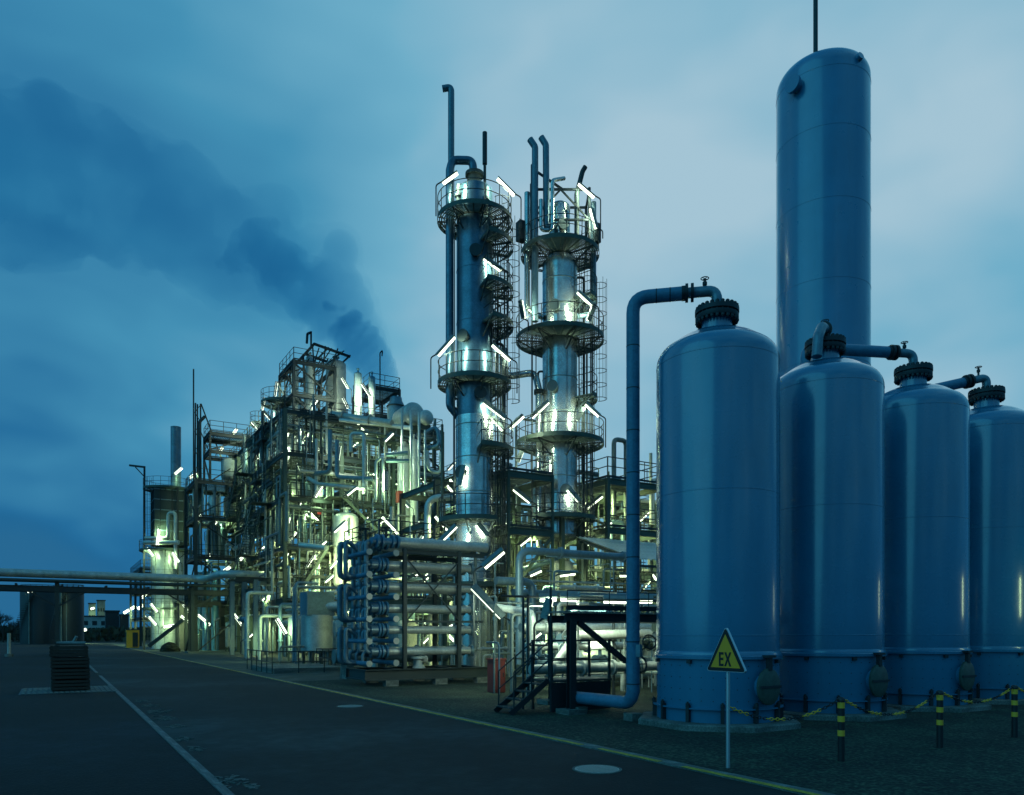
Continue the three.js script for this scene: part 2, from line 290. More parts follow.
// ---------------------------------------------------------------- the row of blue storage vessels
const TANK_Z = -12.06, TANK_R = 1.314, TANK_STEP = 3.70, tankX = (k) => 12.54 + TANK_STEP * k;
const SHELL_PROFILE = (() => {
  const p = [[1.314, 1.56], [1.314, 7.86]];
  for (let k = 1; k <= 8; k++) { const q = k / 8 * 1.16; p.push([1.314 - 0.46 * (1 - Math.cos(q)), 7.86 + 0.46 * Math.sin(q)]); }
  const [r0, y0] = p[p.length - 1]; for (let k = 1; k <= 7; k++) { const s = 1 - k / 7; p.push([0.30 + (r0 - 0.30) * s, y0 + 0.30 * (1 - s * s)]); }
  return p;
})();
const shellGeo = new MB().lathe(SHELL_PROFILE, [0, 0, 0], 72).geo();
const skirtGeo = new MB().lathe([[1.30, 0.43], [1.30, 1.44]], [0, 0, 0], 72).geo();
const skirtFootGeo = new MB().lathe([[1.30, 0.13], [1.30, 0.415]], [0, 0, 0], 72).geo();
const girthGeo = new MB().lathe([[1.30, 1.44], [1.375, 1.44], [1.375, 1.50], [1.345, 1.52], [1.345, 1.56], [1.314, 1.60]], [0, 0, 0], 72).geo();
const baseRingGeo = new MB().lathe([[1.30, 0.405], [1.385, 0.405], [1.385, 0.43], [1.30, 0.43]], [0, 0, 0], 72).geo();
const seamGeo = (y) => new MB().lathe([[1.312, y - 0.016], [1.3185, y - 0.010], [1.3185, y + 0.010], [1.312, y + 0.016]], [0, 0, 0], 72).geo();
const seams = [1.93, 4.94, 7.82].map(seamGeo);
const neckGeo = new MB().lathe([[0.33, 8.50], [0.33, 8.92]], [0, 0, 0], 32).geo();
const flangeGeo = new MB().lathe([[0.30, 8.86], [0.455, 8.86], [0.465, 8.88], [0.465, 8.96], [0.43, 8.97], [0.43, 8.99], [0.475, 9.00], [0.475, 9.09], [0.45, 9.105], [0, 9.12]], [0, 0, 0], 40).geo();
const boltGeo = (() => { const b = new MB(); for (let k = 0; k < 24; k++) { const q = k / 24 * 6.2832, x = Math.cos(q) * 0.425, z = Math.sin(q) * 0.425; b.rod([x, 8.79, z], [x, 9.165, z], 0.026, 6).rod([x, 9.095, z], [x, 9.15, z], 0.045, 6).rod([x, 8.81, z], [x, 8.862, z], 0.045, 6); } return b.geo(); })();
const studGeo = (() => { const b = new MB(); for (let r = 0; r < 4; r++) for (let k = 0; k < 34; k++) { const q = k / 34 * 6.2832 + 0.03, y = 0.58 + r * 0.24; b.rod([Math.cos(q) * 1.295, y, Math.sin(q) * 1.295], [Math.cos(q) * 1.307, y, Math.sin(q) * 1.307], 0.011, 5); } return b.geo(); })();
function gm(name, geo, m, parent) { const o = shade(new THREE.Mesh(geo, m)); o.name = name; parent.add(o); return o; }
function vessel(k, label) {
  const t = thing('storage_vessel', label, 'storage tank', [tankX(k), 0, TANK_Z], 'blue storage vessels in a row');
  const sh = gm('shell', shellGeo, M.tank, t); seams.forEach((g) => gm('weld_seam', g, M.tank, sh));
  const sk = gm('skirt', skirtGeo, M.skirt, t); const st = gm('stud_pattern', studGeo, M.dark, sk); st.userData.kind = 'stuff';
  gm('skirt_foot', skirtFootGeo, M.skirt, t); gm('girth_flange', girthGeo, M.tank, t); gm('base_ring', baseRingGeo, M.skirt, t);
  for (let j = 0; j < 12; j++) { const q = j / 12 * 6.2832 + 0.2, b = new MB(), c = Math.cos(q), s = Math.sin(q), X = V(c, 0, s).multiplyScalar(0.045), Z = V(-s, 0, c).multiplyScalar(0.035); b.block(V(c * 1.35, 0.31, s * 1.35), X, V(0, 0.17, 0), Z); b.rod([c * 1.37, 0.14, s * 1.37], [c * 1.37, 0.56, s * 1.37], 0.022, 6); b.rod([c * 1.37, 0.47, s * 1.37], [c * 1.37, 0.53, s * 1.37], 0.045, 6); b.build('anchor_chair', M.dark, t); }
  const nk = gm('neck', neckGeo, M.tank, t); const fl = gm('top_flange', flangeGeo, M.dark, t); const bo = gm('bolt_circle', boltGeo, M.dark, fl); bo.userData.kind = 'stuff';
  // oval access door facing the front of the row, on a davit
  const mh = new MB(); mh.lathe([[0.30, 0], [0.36, 0.0], [0.36, 0.05], [0.31, 0.075], [0, 0.085]], [0, 0, 0], 28);
  const o = mh.build('manhole_door', M.green, t); o.rotation.x = Math.PI / 2; o.position.set(0, 0.88, 1.39); o.scale.set(0.92, 1, 1.05);
  const bar = block('door_bar', M.dark, t, 0, 0.88, 1.482, 0.62, 0.05, 0.02);
  const hm = new MB(); hm.lathe([[0.27, 0], [0.27, 0.12]], [0, 0, 0], 28); const n2 = hm.build('manhole_neck', M.skirt, t); n2.rotation.x = Math.PI / 2; n2.position.set(0, 0.88, 1.275);
  const dv = new MB(); dv.box(0, 1.36, 1.43, 0.10, 0.30, 0.09).box(0, 1.50, 1.43, 0.24, 0.05, 0.16).rod([0, 1.22, 1.43], [0, 1.50, 1.43], 0.03, 8); dv.build('door_davit', M.dark, t);
  for (let j = 0; j < 8; j++) { const q = j / 8 * 6.2832 + 0.45, o = block('lifting_lug', M.dark, t, Math.cos(q) * 1.33, 1.385, Math.sin(q) * 1.33, 0.09, 0.07, 0.09); o.rotation.y = -q; }
  return t;
}
const vesselLabels = ['blue storage vessel behind the warning sign, closest to the camera', 'second blue storage vessel from the warning sign, behind the striped bollard closest to the camera', 'third blue storage vessel from the warning sign, partly behind the second', 'blue storage vessel cut by the right edge of the picture'];
const plinthWords = ['under the vessel behind the warning sign', 'under the second vessel of the row', 'under the third vessel of the row', 'under the vessel cut by the picture edge'];
for (let k = 0; k < 4; k++) {
  vessel(k, vesselLabels[k]);
  const b = new MB(), c = Math.PI / 8, R = 1.80; const prof = [[R, -0.05], [R, 0.105], [R - 0.03, 0.13], [0, 0.13]]; b.lathe(prof, [0, 0, 0], 8, c, c + Math.PI * 2);
  const o = b.build('octagonal_plinth', new THREE.MeshStandardMaterial().copy(M.concrete), scene); o.material.flatShading = true; o.position.set(tankX(k), 0, TANK_Z); tag(o, 'octagonal concrete plinth ' + plinthWords[k], 'plinth', 'octagonal plinths');
}
// top pipework: flanged elbow with a small valve, then clad pipe
function handwheel(parent, c, axis, r, m) { const b = new MB(), f = frameTo(V(0, 0, 0), axis); b.ring([0, 0, 0], r, r * 0.13, 0, 6.2832, 18, 5); for (let k = 0; k < 4; k++) { const q = k * Math.PI / 2; b.rod([0, 0, 0], [Math.cos(q) * r, 0, Math.sin(q) * r], r * 0.08, 4); } const o = b.build('handwheel', m, parent); o.position.copy(vec(c)); o.quaternion.setFromRotationMatrix(f.m); return o; }
function topPipe(k, dir, len, down, label, fall = 0) {
  const t = thing('vapour_pipe', label, 'pipe', [tankX(k), 9.11, TANK_Z], 'clad pipes on the vessel tops'), D = V(dir[0], 0, dir[1]).normalize(), at2 = (s, y) => V(D.x * s, y, D.z * s);
  new MB().pipe([at2(0, 0), at2(0, 0.42), at2(0.72, 0.42 - fall * 0.72)], 0.115, 0.30, 16).build('elbow', M.bluegrey, t);
  const fb = new MB(); for (const s of [0.50, 0.62]) fb.rod(at2(s, 0.42 - fall * s), at2(s + 0.06, 0.42 - fall * (s + 0.06)), 0.20, 18); fb.rod(at2(0.68, 0.42 - fall * 0.68), at2(0.76, 0.42 - fall * 0.76), 0.16, 16); fb.build('flange_pair', M.dark, t);
  const vb = new MB(); vb.rod(at2(0.26, 0.40), at2(0.26, 0.70), 0.03, 8).rod(at2(0.26, 0.56), at2(0.26, 0.63), 0.05, 8); vb.build('vent_valve', M.dark, t); handwheel(t, at2(0.26, 0.71), V(0, 1, 0), 0.085, M.dark);
  const pts = [at2(0.74, 0.42 - fall * 0.74), at2(len, 0.42 - fall * len)]; if (down !== undefined) pts.push(at2(len, down - 9.18)); return { t, D, at2, pts };
}
{ // the tall downcomer standing left of the first vessel
  const { t, at2, pts, D } = topPipe(0, [-1.34, -1.24], 1.83, 0.46, 'tall clad downcomer pipe bent over to the top of the vessel behind the sign');
  const foot = at2(1.83, 0.46 - 9.18); pts[2] = foot; pts.push(foot.clone().add(V(-0.15, 0, -2.0)));
  const b = new MB(); b.pipe(pts, 0.150, 0.34, 20); b.build('clad_pipe', M.blue, t);
  for (let y = 0.9; y < 9.2; y += 0.95) { const c = at2(1.83, y - 9.18); new MB().lathe([[0.150, -0.012], [0.154, -0.010], [0.154, 0.010], [0.150, 0.012]], [c.x, c.y, c.z], 20).build('cladding_band', M.dark, t); }
  for (const s of [1.0, 1.3]) { const a = at2(s, 0.42); new MB().rod(a, a.clone().addScaledVector(D, 0.022), 0.154, 20).build('cladding_band', M.dark, t); }
  const c = at2(1.83, 1.65 - 9.18); new MB().box(c.x + 0.05, c.y, c.z + 0.10, 0.20, 0.28, 0.16, 0.6).build('junction_box', M.bluegrey, t);
  const s = at2(1.83, 0); block('pipe_support', M.concrete, t, s.x, -9.06, s.z, 0.3, 0.25, 0.3); block('pipe_support', M.concrete, t, s.x - 0.14, -9.06, s.z - 1.8, 0.3, 0.24, 0.2);
}
{ const t = thing('vapour_pipe', 'short pale pipe curling down beside the flange of the second vessel', 'pipe', [tankX(1), 9.11, TANK_Z], 'clad pipes on the vessel tops'); new MB().pipe([[0, 0, 0], [0.02, 0.30, 0.02], [-0.42, 0.22, 0.22], [-0.74, -0.12, 0.36], [-0.82, -0.62, 0.38]], 0.12, 0.26, 14).build('bent_pipe', M.bluegrey, t); new MB().rod([-0.10, 0.27, 0.05], [-0.17, 0.26, 0.09], 0.19, 16).build('flange_pair', M.dark, t); new MB().rod([0, 0.28, 0.0], [0, 0.52, 0], 0.035, 8).build('vent_valve', M.dark, t); handwheel(t, [0, 0.53, 0], V(0, 1, 0), 0.085, M.dark); }
{ const r = topPipe(2, [-1, -0.42], 3.1, 8.2, 'clad pipe running from the third vessel towards the tall tower'); new MB().pipe(r.pts, 0.15, 0.3, 16).build('clad_pipe', M.blue, r.t); }
{ const r = topPipe(3, [-0.8, -0.35], 2.1, 8.0, 'dark elbow pipe on the vessel cut by the picture edge', 0.25); new MB().pipe(r.pts, 0.15, 0.3, 16).build('clad_pipe', M.blue, r.t); }

// ---------------------------------------------------------------- the tall blue tower behind the vessels
{
  const [x, z] = gx(822.5, 30), R = 1.73, t = thing('tall_absorber_tower', 'tall plain blue tower with a domed top behind the storage vessels', 'tower', [x, 0, z]);
  const p = [[R, 0.3], [R, 23.35]]; for (let k = 1; k <= 8; k++) { const q = k / 8 * 1.2; p.push([R - 0.6 * (1 - Math.cos(q)), 23.35 + 0.66 * Math.sin(q)]); } const [r0, y0] = p[p.length - 1]; for (let k = 1; k <= 8; k++) { const s = 1 - k / 8; p.push([r0 * s, y0 + 0.40 * (1 - s * s)]); }
  const sh = new MB().lathe(p, [0, 0, 0], 80).build('shell', M.tower, t);
  for (const y of [6, 9.1, 12.2, 15.2, 18.2, 20.9, 23.1]) new MB().lathe([[R - 0.002, y - 0.018], [R + 0.007, y - 0.010], [R + 0.007, y + 0.010], [R - 0.002, y + 0.018]], [0, 0, 0], 80).build('weld_seam', M.tower, sh);
  new MB().lathe([[R + 0.12, -0.05], [R + 0.12, 0.3], [R, 0.34]], [0, 0, 0], 48).build('base_ring', M.concrete, t);
  const f = V(-x, 0, -z).normalize(), l = V(-CS, 0, -SN), n = f.clone().multiplyScalar(0.74).addScaledVector(l, 0.67).normalize(), c = n.clone().multiplyScalar(R);
  new MB().rod(V(c.x, 22.75, c.z).addScaledVector(n, -0.2), V(c.x, 22.75, c.z).addScaledVector(n, 0.22), 0.24, 20).rod(V(c.x, 22.75, c.z).addScaledVector(n, 0.16), V(c.x, 22.75, c.z).addScaledVector(n, 0.30), 0.31, 24).build('manway', M.tower, t);
  const n2 = f.clone().multiplyScalar(0.75).addScaledVector(l, -0.6).normalize().multiplyScalar(R); new MB().rod(V(n2.x * 0.95, 23.4, n2.z * 0.95), V(n2.x * 1.06, 23.45, n2.z * 1.06), 0.14, 14).build('nozzle', M.tower, t);
  new MB().rod([-0.42, 24.0, 0.0], [-0.42, 34, 0.0], 0.085, 12).build('vent_pipe', M.steel, t);
}

// ---------------------------------------------------------------- warning sign, striped bollards, chains
{
  const [x, z] = gx(728, 11.2), t = thing('warning_sign', 'yellow triangular EX warning sign on a thin grey post before the first vessel', 'sign', [x, 0, z]);
  new MB().rod([0, -0.2, 0], [0, 1.98, 0], 0.030, 12).build('post', M.alu, t);
  const tri = (s, r) => { const h = s * Math.sqrt(3) / 2, P = [[-s / 2, -h / 3], [s / 2, -h / 3], [0, 2 * h / 3]], S = new THREE.Shape(); P.forEach((p, i) => { const q = P[(i + 1) % 3], o = P[(i + 2) % 3], a = V(p[0], p[1], 0), b = V(q[0], q[1], 0), c = V(o[0], o[1], 0), u = a.clone().lerp(b, r), w = a.clone().lerp(c, r); if (!i) S.moveTo(w.x, w.y); else S.lineTo(w.x, w.y); S.quadraticCurveTo(a.x, a.y, u.x, u.y); }); S.closePath(); return S; };
  const plate = new THREE.Group(); plate.name = 'sign_plate'; plate.position.set(-0.045, 1.64, 0); plate.rotation.y = -Math.PI / 2; t.add(plate);
  const ex = (s, r, dep, z0, m, name) => { const g = new THREE.ExtrudeGeometry(tri(s, r), { depth: dep, bevelEnabled: false, curveSegments: 6 }); g.translate(0, 0, z0); const o = shade(new THREE.Mesh(g, m)); o.name = name; plate.add(o); return o; };
  ex(0.78, 0.09, 0.035, -0.03, M.alu, 'backing_plate'); ex(0.74, 0.08, 0.004, 0.0055, M.black, 'black_border'); ex(0.57, 0.02, 0.004, 0.010, M.signYellow, 'yellow_face');
  const font = await new FontLoader().loadAsync('fonts/droid/droid_sans_bold.typeface.json');
  const tg = new TextGeometry('EX', { font, size: 0.225, depth: 0.003, curveSegments: 4 }); tg.scale(0.70, 0.92, 1); tg.computeBoundingBox(); const bb = tg.boundingBox; tg.translate(-(bb.min.x + bb.max.x) / 2, -0.142, 0.0145); const lt = shade(new THREE.Mesh(tg, M.black)); lt.name = 'lettering'; plate.add(lt);
  new MB().box(0, 1.52, 0, 0.07, 0.04, 0.10).box(0, 1.72, 0, 0.07, 0.04, 0.10).build('clamp', M.alu, t);
}
const BOLLARD_Z = -7.46, bollardX = [10.43, 13.12, 15.62, 18.3];
const bollardWords = ['black and yellow striped bollard closest to the warning sign', 'middle black and yellow striped bollard of the row', 'black and yellow striped bollard cut close to the right picture edge', 'striped bollard farthest along the chain'];
bollardX.forEach((x, k) => {
  const t = thing('striped_bollard', bollardWords[k], 'bollard', [x, 0, BOLLARD_Z], 'striped bollards with chain');
  new MB().rod([0, -0.1, 0], [0, 0.93, 0], 0.052, 16).build('post', M.black, t);
  for (const y of [0.44, 0.66, 0.87]) new MB().lathe([[0.052, y - 0.045], [0.0545, y - 0.045], [0.0545, y + 0.045], [0.052, y + 0.045]], [0, 0, 0], 16).build('yellow_band', M.yellow, t);
  new MB().lathe([[0.05, 0.93], [0.062, 0.935], [0.062, 0.965], [0.04, 0.99], [0, 0.995]], [0, 0, 0], 16).rod([-0.075, 0.955, 0], [0.075, 0.955, 0], 0.014, 6).build('cap', M.black, t);
});
const linkGeo = (() => { const pts = []; for (let k = 0; k <= 12; k++) { const q = k / 12 * 6.2832; pts.push(V(Math.cos(q) * 0.021, Math.sin(q) * 0.034, 0)); } return new MB().sweep(pts, 0.0075, 5, false, true).geo(); })();
function chain(a, b, sag, label) {
  const ya = new MB(), yb = new MB(), L = a.distanceTo(b) * (1 + 2.6 * (sag / a.distanceTo(b)) ** 2), n = Math.round(L / 0.055);
  const p = (s) => a.clone().lerp(b, s).add(V(0, -4 * sag * s * (1 - s), 0));
  for (let k = 0; k < n; k++) { const s = (k + 0.5) / n, c = p(s), f = frameTo(p(k / n), p((k + 1) / n)); const m = f.m.clone(); if (k % 2) m.multiply(new THREE.Matrix4().makeRotationY(Math.PI / 2)); m.setPosition(c); (k % 12 < 6 ? ya : yb).add(linkGeo, m); }
  const t = thing('barrier_chain', label, 'chain', [0, 0, 0], 'yellow and black barrier chains'); ya.build('yellow_links', M.yellow, t).userData.kind = 'stuff'; yb.build('black_links', M.black, t).userData.kind = 'stuff';
}
{
  const [sx, sz] = gx(728, 11.2); const top = (k) => V(bollardX[k], 0.955, BOLLARD_Z);
  chain(V(sx + 0.03, 0.90, sz), top(0).add(V(-0.07, 0, 0)), 0.24, 'barrier chain hanging from the sign post to the closest bollard');
  chain(top(0).add(V(0.07, 0, 0)), top(1).add(V(-0.07, 0, 0)), 0.30, 'barrier chain between the closest bollard and the middle one');
  chain(top(1).add(V(0.07, 0, 0)), top(2).add(V(-0.07, 0, 0)), 0.22, 'barrier chain between the middle bollard and the one by the picture edge');
  chain(top(2).add(V(0.07, 0, 0)), top(3).add(V(-0.07, 0, 0)), 0.24, 'barrier chain leaving the picture on the right');
}

// ---------------------------------------------------------------- fluorescent lamps: tilted tube in a reflector housing on a bent post
let lampCount = 0;
function lamp(x1, y1, x2, y2, d, label, opt = {}) {
  const [a, b] = opt.ends ?? [at(x1, y1, d), at(x2, y2, d)]; let ax = b.clone().sub(a), L = ax.length(); ax.divideScalar(L);
  const mid = a.clone().add(b).multiplyScalar(0.5), away = opt.toward ? vec(opt.toward).normalize() : V(SN, 0, -CS), n = V(0, -0.8, 0).addScaledVector(away, opt.away ?? 0.45); n.addScaledVector(ax, -n.dot(ax)).normalize();
  const side = ax.clone().cross(n).normalize(), w = opt.w ?? 0.21;
  const t = thing('tube_lamp', label, 'lamp', mid.toArray(), opt.group); lampCount++;
  const hb = new MB(); hb.block(n.clone().multiplyScalar(-0.075), ax.clone().multiplyScalar(L / 2 + 0.03), n.clone().multiplyScalar(0.032), side.clone().multiplyScalar(w * 0.55)); hb.build('housing', M.pale, t);
  const tb = new MB(); tb.sweep([ax.clone().multiplyScalar(-L / 2), ax.clone().multiplyScalar(L / 2)], w * 0.5, 10); const tube = tb.build('glowing_tube', tubeGlow, t); tube.castShadow = false;
  // post from the lower end, bent and then straight down to what carries it
  if (opt.post !== 0) {
    const low = a.y < b.y ? 1 : -1, e = ax.clone().multiplyScalar(-low * (L / 2 + 0.02)).addScaledVector(n, -0.075), h = opt.post ?? 1.5, out = ax.clone().multiplyScalar(-low); out.y = 0; if (out.length() < 0.1) out.copy(side).setY(0); out.normalize();
    const k = e.clone().addScaledVector(out, 0.28).add(V(0, -0.16, 0)); new MB().pipe([e, k, k.clone().add(V(0, -h, 0))], 0.032, 0.2, 6).build('post', M.dark, t);
  }
  const li = new THREE.RectAreaLight(opt.tint ?? TUBE_RGB, (opt.power ?? 1) * 150, L, w * 0.9); li.name = 'tube_light'; li.position.copy(n).multiplyScalar(w * 0.5 + 0.02);
  li.quaternion.setFromRotationMatrix(new THREE.Matrix4().makeBasis(ax, side.clone().multiplyScalar(-1).cross(ax).dot(n) < 0 ? side.clone().multiplyScalar(-1) : side, n.clone().multiplyScalar(-1)));
  { const z = n.clone().multiplyScalar(-1), y = z.clone().cross(ax); li.quaternion.setFromRotationMatrix(new THREE.Matrix4().makeBasis(ax, y, z)); }
  t.add(li); return t;
}

// ---------------------------------------------------------------- platforms, railings, ladders
function ringRail(b, R, y, a0, a1, h = 1.1, r = 0.022) {
  const n = Math.max(2, Math.round(Math.abs(a1 - a0) * R / 0.85));
  for (const q of [h, h * 0.55]) b.ring([0, y + q, 0], R, r, a0, a1, 40, 5);
  for (let k = 0; k <= n; k++) { const q = a0 + (a1 - a0) * k / n; b.rod([Math.cos(q) * R, y, Math.sin(q) * R], [Math.cos(q) * R, y + h, Math.sin(q) * R], r, 5, r, false); }
}
function ringPlatform(t, y, Rin, R, a0 = 0, a1 = Math.PI * 2, m = M.green) {
  const seg = Math.max(6, Math.round(36 * (a1 - a0) / 6.2832)), full = a1 - a0 > 6.28;
  const f = new MB(); f.lathe([[R - 0.012, y - 0.10], [R, y - 0.10], [R, y + 0.12], [R - 0.012, y + 0.12], [R - 0.012, y - 0.10]], [0, 0, 0], seg, a0, a1).lathe([[Rin, y - 0.08], [Rin + 0.05, y - 0.08], [Rin + 0.05, y], [Rin, y]], [0, 0, 0], seg, a0, a1);
  { const nr = Math.max(3, Math.round((R - Rin) / 0.11)); for (let k = 1; k < nr; k++) { const r = Rin + (R - Rin) * k / nr; f.lathe([[r - 0.026, y - 0.03], [r + 0.026, y - 0.03], [r + 0.026, y], [r - 0.026, y], [r - 0.026, y - 0.03]], [0, 0, 0], seg, a0, a1); } const nb = Math.max(3, Math.round((a1 - a0) / 0.26)); for (let k = 0; k <= nb; k++) { const q = a0 + (a1 - a0) * k / nb, c = Math.cos(q), z = Math.sin(q); f.bar([c * Rin, y - 0.045, z * Rin], [c * (R - 0.01), y - 0.045, z * (R - 0.01)], 0.05, 0.03); } }
  if (!full) for (const [q, s] of [[a0, 1], [a1, -1]]) { const c = Math.cos(q), z = Math.sin(q); f.bar([c * Rin, y - 0.025, z * Rin], [c * R, y - 0.025, z * R], 0.06, 0.06); }
  const floor = f.build('platform', m, t);
  const br = new MB(), nb = Math.max(2, Math.round((a1 - a0) / 0.9)); for (let k = 0; k < nb + (full ? 0 : 1); k++) { const q = a0 + (a1 - a0) * k / nb, c = Math.cos(q), s = Math.sin(q); br.bar([c * Rin, y - 0.75, s * Rin], [c * (R - 0.1), y - 0.09, s * (R - 0.1)], 0.05, 0.07).bar([c * Rin, y - 0.09, s * Rin], [c * (R - 0.02), y - 0.09, s * (R - 0.02)], 0.05, 0.07); } br.build('brackets', M.steel, floor).userData.kind = 'stuff';
  const rl = new MB(); ringRail(rl, R - 0.03, y, a0, a1); if (!full) for (const q of [a0, a1]) { const c = Math.cos(q), s = Math.sin(q); for (const h of [0.6, 1.1]) rl.rod([c * (Rin + 0.05), y + h, s * (Rin + 0.05)], [c * R, y + h, s * R], 0.022, 5); }
  rl.build('railing', M.dark, floor); return floor;
}
function ladder(t, x, z, nx, nz, y0, y1, cage = true) { // rungs face along (nx, nz)
  const b = new MB(), s = V(-nz, 0, nx), c = V(x, 0, z);
  for (const k of [-0.22, 0.22]) b.rod(c.clone().addScaledVector(s, k).setY(y0), c.clone().addScaledVector(s, k).setY(y1), 0.022, 5);
  for (let y = y0 + 0.3; y < y1; y += 0.3) b.rod(c.clone().addScaledVector(s, -0.22).setY(y), c.clone().addScaledVector(s, 0.22).setY(y), 0.011, 4, 0.011, false);
  const o = b.build('ladder', M.dark, t);
  if (cage && y1 - y0 > 3) {
    const g = new MB(), q0 = Math.atan2(nz, nx), P = (q, y) => V(x + nx * 0.36 + Math.cos(q) * 0.38, y, z + nz * 0.36 + Math.sin(q) * 0.38);
    for (let y = y0 + 2.3; y <= y1 + 1.0; y += 0.75) { const pts = []; for (let k = 0; k <= 10; k++) pts.push(P(q0 - 2.0 + 4.0 * k / 10, y)); g.sweep(pts, 0.018, 4, false); }
    for (let k = 0; k <= 4; k++) { const q = q0 - 1.8 + 3.6 * k / 4; g.rod(P(q, y0 + 2.3), P(q, y1 + 1.0), 0.014, 4, 0.014, false); }
    g.build('ladder_cage', M.dark, o);
  }
  return o;
}
const toAngle = (dx, dz) => Math.atan2(dz, dx), FACE = toAngle(-SN, CS), RIGHT = toAngle(CS, SN); // facing the camera, to its right
function weld(t, R, y, seg = 40, m = M.pale) { return new MB().lathe([[R - 0.002, y - 0.02], [R + 0.014, y - 0.02], [R + 0.014, y + 0.02], [R - 0.002, y + 0.02]], [0, 0, 0], seg).build('cladding_seam', m, t); }
function shellPart(t, name, R, y0, y1, m, dome = 0, seg = 48) { const p = [[R, y0], [R, y1]]; if (dome) for (let k = 1; k <= 8; k++) { const q = k / 8 * Math.PI / 2; p.push([R * Math.cos(q), y1 + dome * Math.sin(q)]); } return new MB().lathe(p, [0, 0, 0], seg).build(name, m, t); }
function localPipe(t, name, pts, r, m, bend, seg = 12) { return new MB().pipe(pts, r, bend, seg).build(name, m, t); }

// ---------------------------------------------------------------- left distillation column
const COL_A = [18.0, -33.5], COL_B = [23.16, -33.5];
const lo = (s, f) => V(CS * s - SN * f, 0, SN * s + CS * f); // s to the right, f towards the camera
{
  const R = 0.90, t = thing('distillation_column', 'left tall column, dark blue above and silver below, with ring platforms', 'column', [COL_A[0], 0, COL_A[1]]);
  shellPart(t, 'skirt', R + 0.02, 0.2, 4.2, M.shiny); const low = shellPart(t, 'insulated_shell', R + 0.04, 4.2, 12.65, M.shiny); for (const y of [5.4, 7.2, 8.9, 10.6, 12.2]) weld(low, R + 0.04, y);
  const up = shellPart(t, 'upper_shell', R, 12.65, 23.9, M.bluesteel, 0.35); for (const y of [14.6, 17.3, 19.9]) weld(up, R, y, 40, M.bluesteel);
  new MB().lathe([[R + 0.25, -0.02], [R + 0.25, 0.2], [R, 0.22]], [0, 0, 0], 32).build('base_ring', M.concrete, t);
  // neck and overhead line
  new MB().lathe([[0.33, 23.9], [0.33, 24.7], [0.46, 24.7], [0.46, 24.86], [0.3, 24.95], [0, 24.98]], [0, 0, 0], 24).build('top_neck', M.steel, t);
  const L = (s, f, y) => lo(s, f).setY(y);
  localPipe(t, 'overhead_line', [L(-0.05, 0, 24.9), L(-0.1, 0, 25.5), L(-1.1, 0.12, 25.45), L(-1.22, 0.2, 24.9), L(-1.22, 0.2, 13.2), L(-0.7, 0.1, 12.6)], 0.20, M.bluesteel, 0.42, 14);
  localPipe(t, 'vent_stack', [L(-1.18, -0.2, 22.4), L(-1.18, -0.2, 29.3), L(-1.62, -0.2, 29.22)], 0.16, M.bluegrey, 0.3, 12);
  localPipe(t, 'vent_pipe', [L(0.5, -0.3, 22.4), L(0.5, -0.3, 27.1)], 0.075, M.steel, 0.2, 8); new MB().rod(L(0.5, -0.3, 25.5), L(0.5, -0.3, 27.1), 0.12, 10).build('silencer', M.dark, t);
  for (const [s, f, h] of [[-0.75, 0.5, 23.4], [0.55, 0.6, 23.2]]) { const b = new MB(); b.rod(L(s, f, 22.45), L(s, f, h + 0.6), 0.13, 10).rod(L(s, f, h), L(s, f, h + 0.1), 0.2, 12); b.build('relief_valve', M.pale, t); }
  ringPlatform(t, 22.45, R + 0.05, 1.86); ringPlatform(t, 14.3, R + 0.02, 1.84);
  for (const [y, a, b] of [[21.2, -0.5, 1.15], [18.9, -0.35, 1.2], [17.2, -0.9, 1.05], [11.0, -0.4, 1.35]]) ringPlatform(t, y, R + 0.02, 1.95, RIGHT + a, RIGHT + b);
  ringPlatform(t, 7.5, R + 0.06, 1.8, FACE - 0.7, FACE + 2.0); ringPlatform(t, 4.3, R + 0.06, 1.75, FACE - 1.4, FACE + 1.6);
  const lx = lo(1.0, 0.55); ladder(t, lx.x, lx.z, CS * 0.5 - SN * 0.8, SN * 0.5 + CS * 0.8, 0.2, 14.3); const l2 = lo(1.05, 0.2); ladder(t, l2.x, l2.z, CS * 0.8 - SN * 0.5, SN * 0.8 + CS * 0.5, 14.3, 22.4);
  for (const [s, y0, y1, r] of [[1.15, 0.3, 21.0, 0.055], [1.28, 0.3, 18.5, 0.04], [1.40, 0.3, 16.5, 0.07]]) localPipe(t, 'riser', [L(s, -0.4, y0), L(s, -0.4, y1), L(0.7, -0.3, y1)], r, M.steel, 0.15, 8);
  for (const [s, f, y0, y1, r] of [[1.05, 0.75, 4, 22, 0.03], [1.5, 0.1, 2, 20, 0.045], [-1.0, 0.45, 3, 13.5, 0.04], [-0.95, 0.6, 8, 22, 0.03], [1.62, -0.1, 6, 18.8, 0.035]]) localPipe(t, 'riser', [L(s, f, y0), L(s, f, y1), L(s * 0.75, f * 0.7, y1)], r, M.dark, 0.12, 6); { const q = lo(1.55, 0.55); ladder(t, q.x, q.z, CS * 0.9 - SN * 0.3, SN * 0.9 + CS * 0.3, 11, 21.2); }
  for (const [y, q] of [[6.0, 0.5], [9.8, -0.6], [13.6, 0.3], [16.4, -0.5], [20.5, 0.1]]) { const d = lo(Math.sin(q), Math.cos(q)); new MB().rod(d.clone().multiplyScalar(R - 0.1).setY(y), d.clone().multiplyScalar(R + 0.2).setY(y), 0.24, 16).rod(d.clone().multiplyScalar(R + 0.2).setY(y), d.clone().multiplyScalar(R + 0.27).setY(y), 0.31, 16).build('manway', M.steel, t); }
}
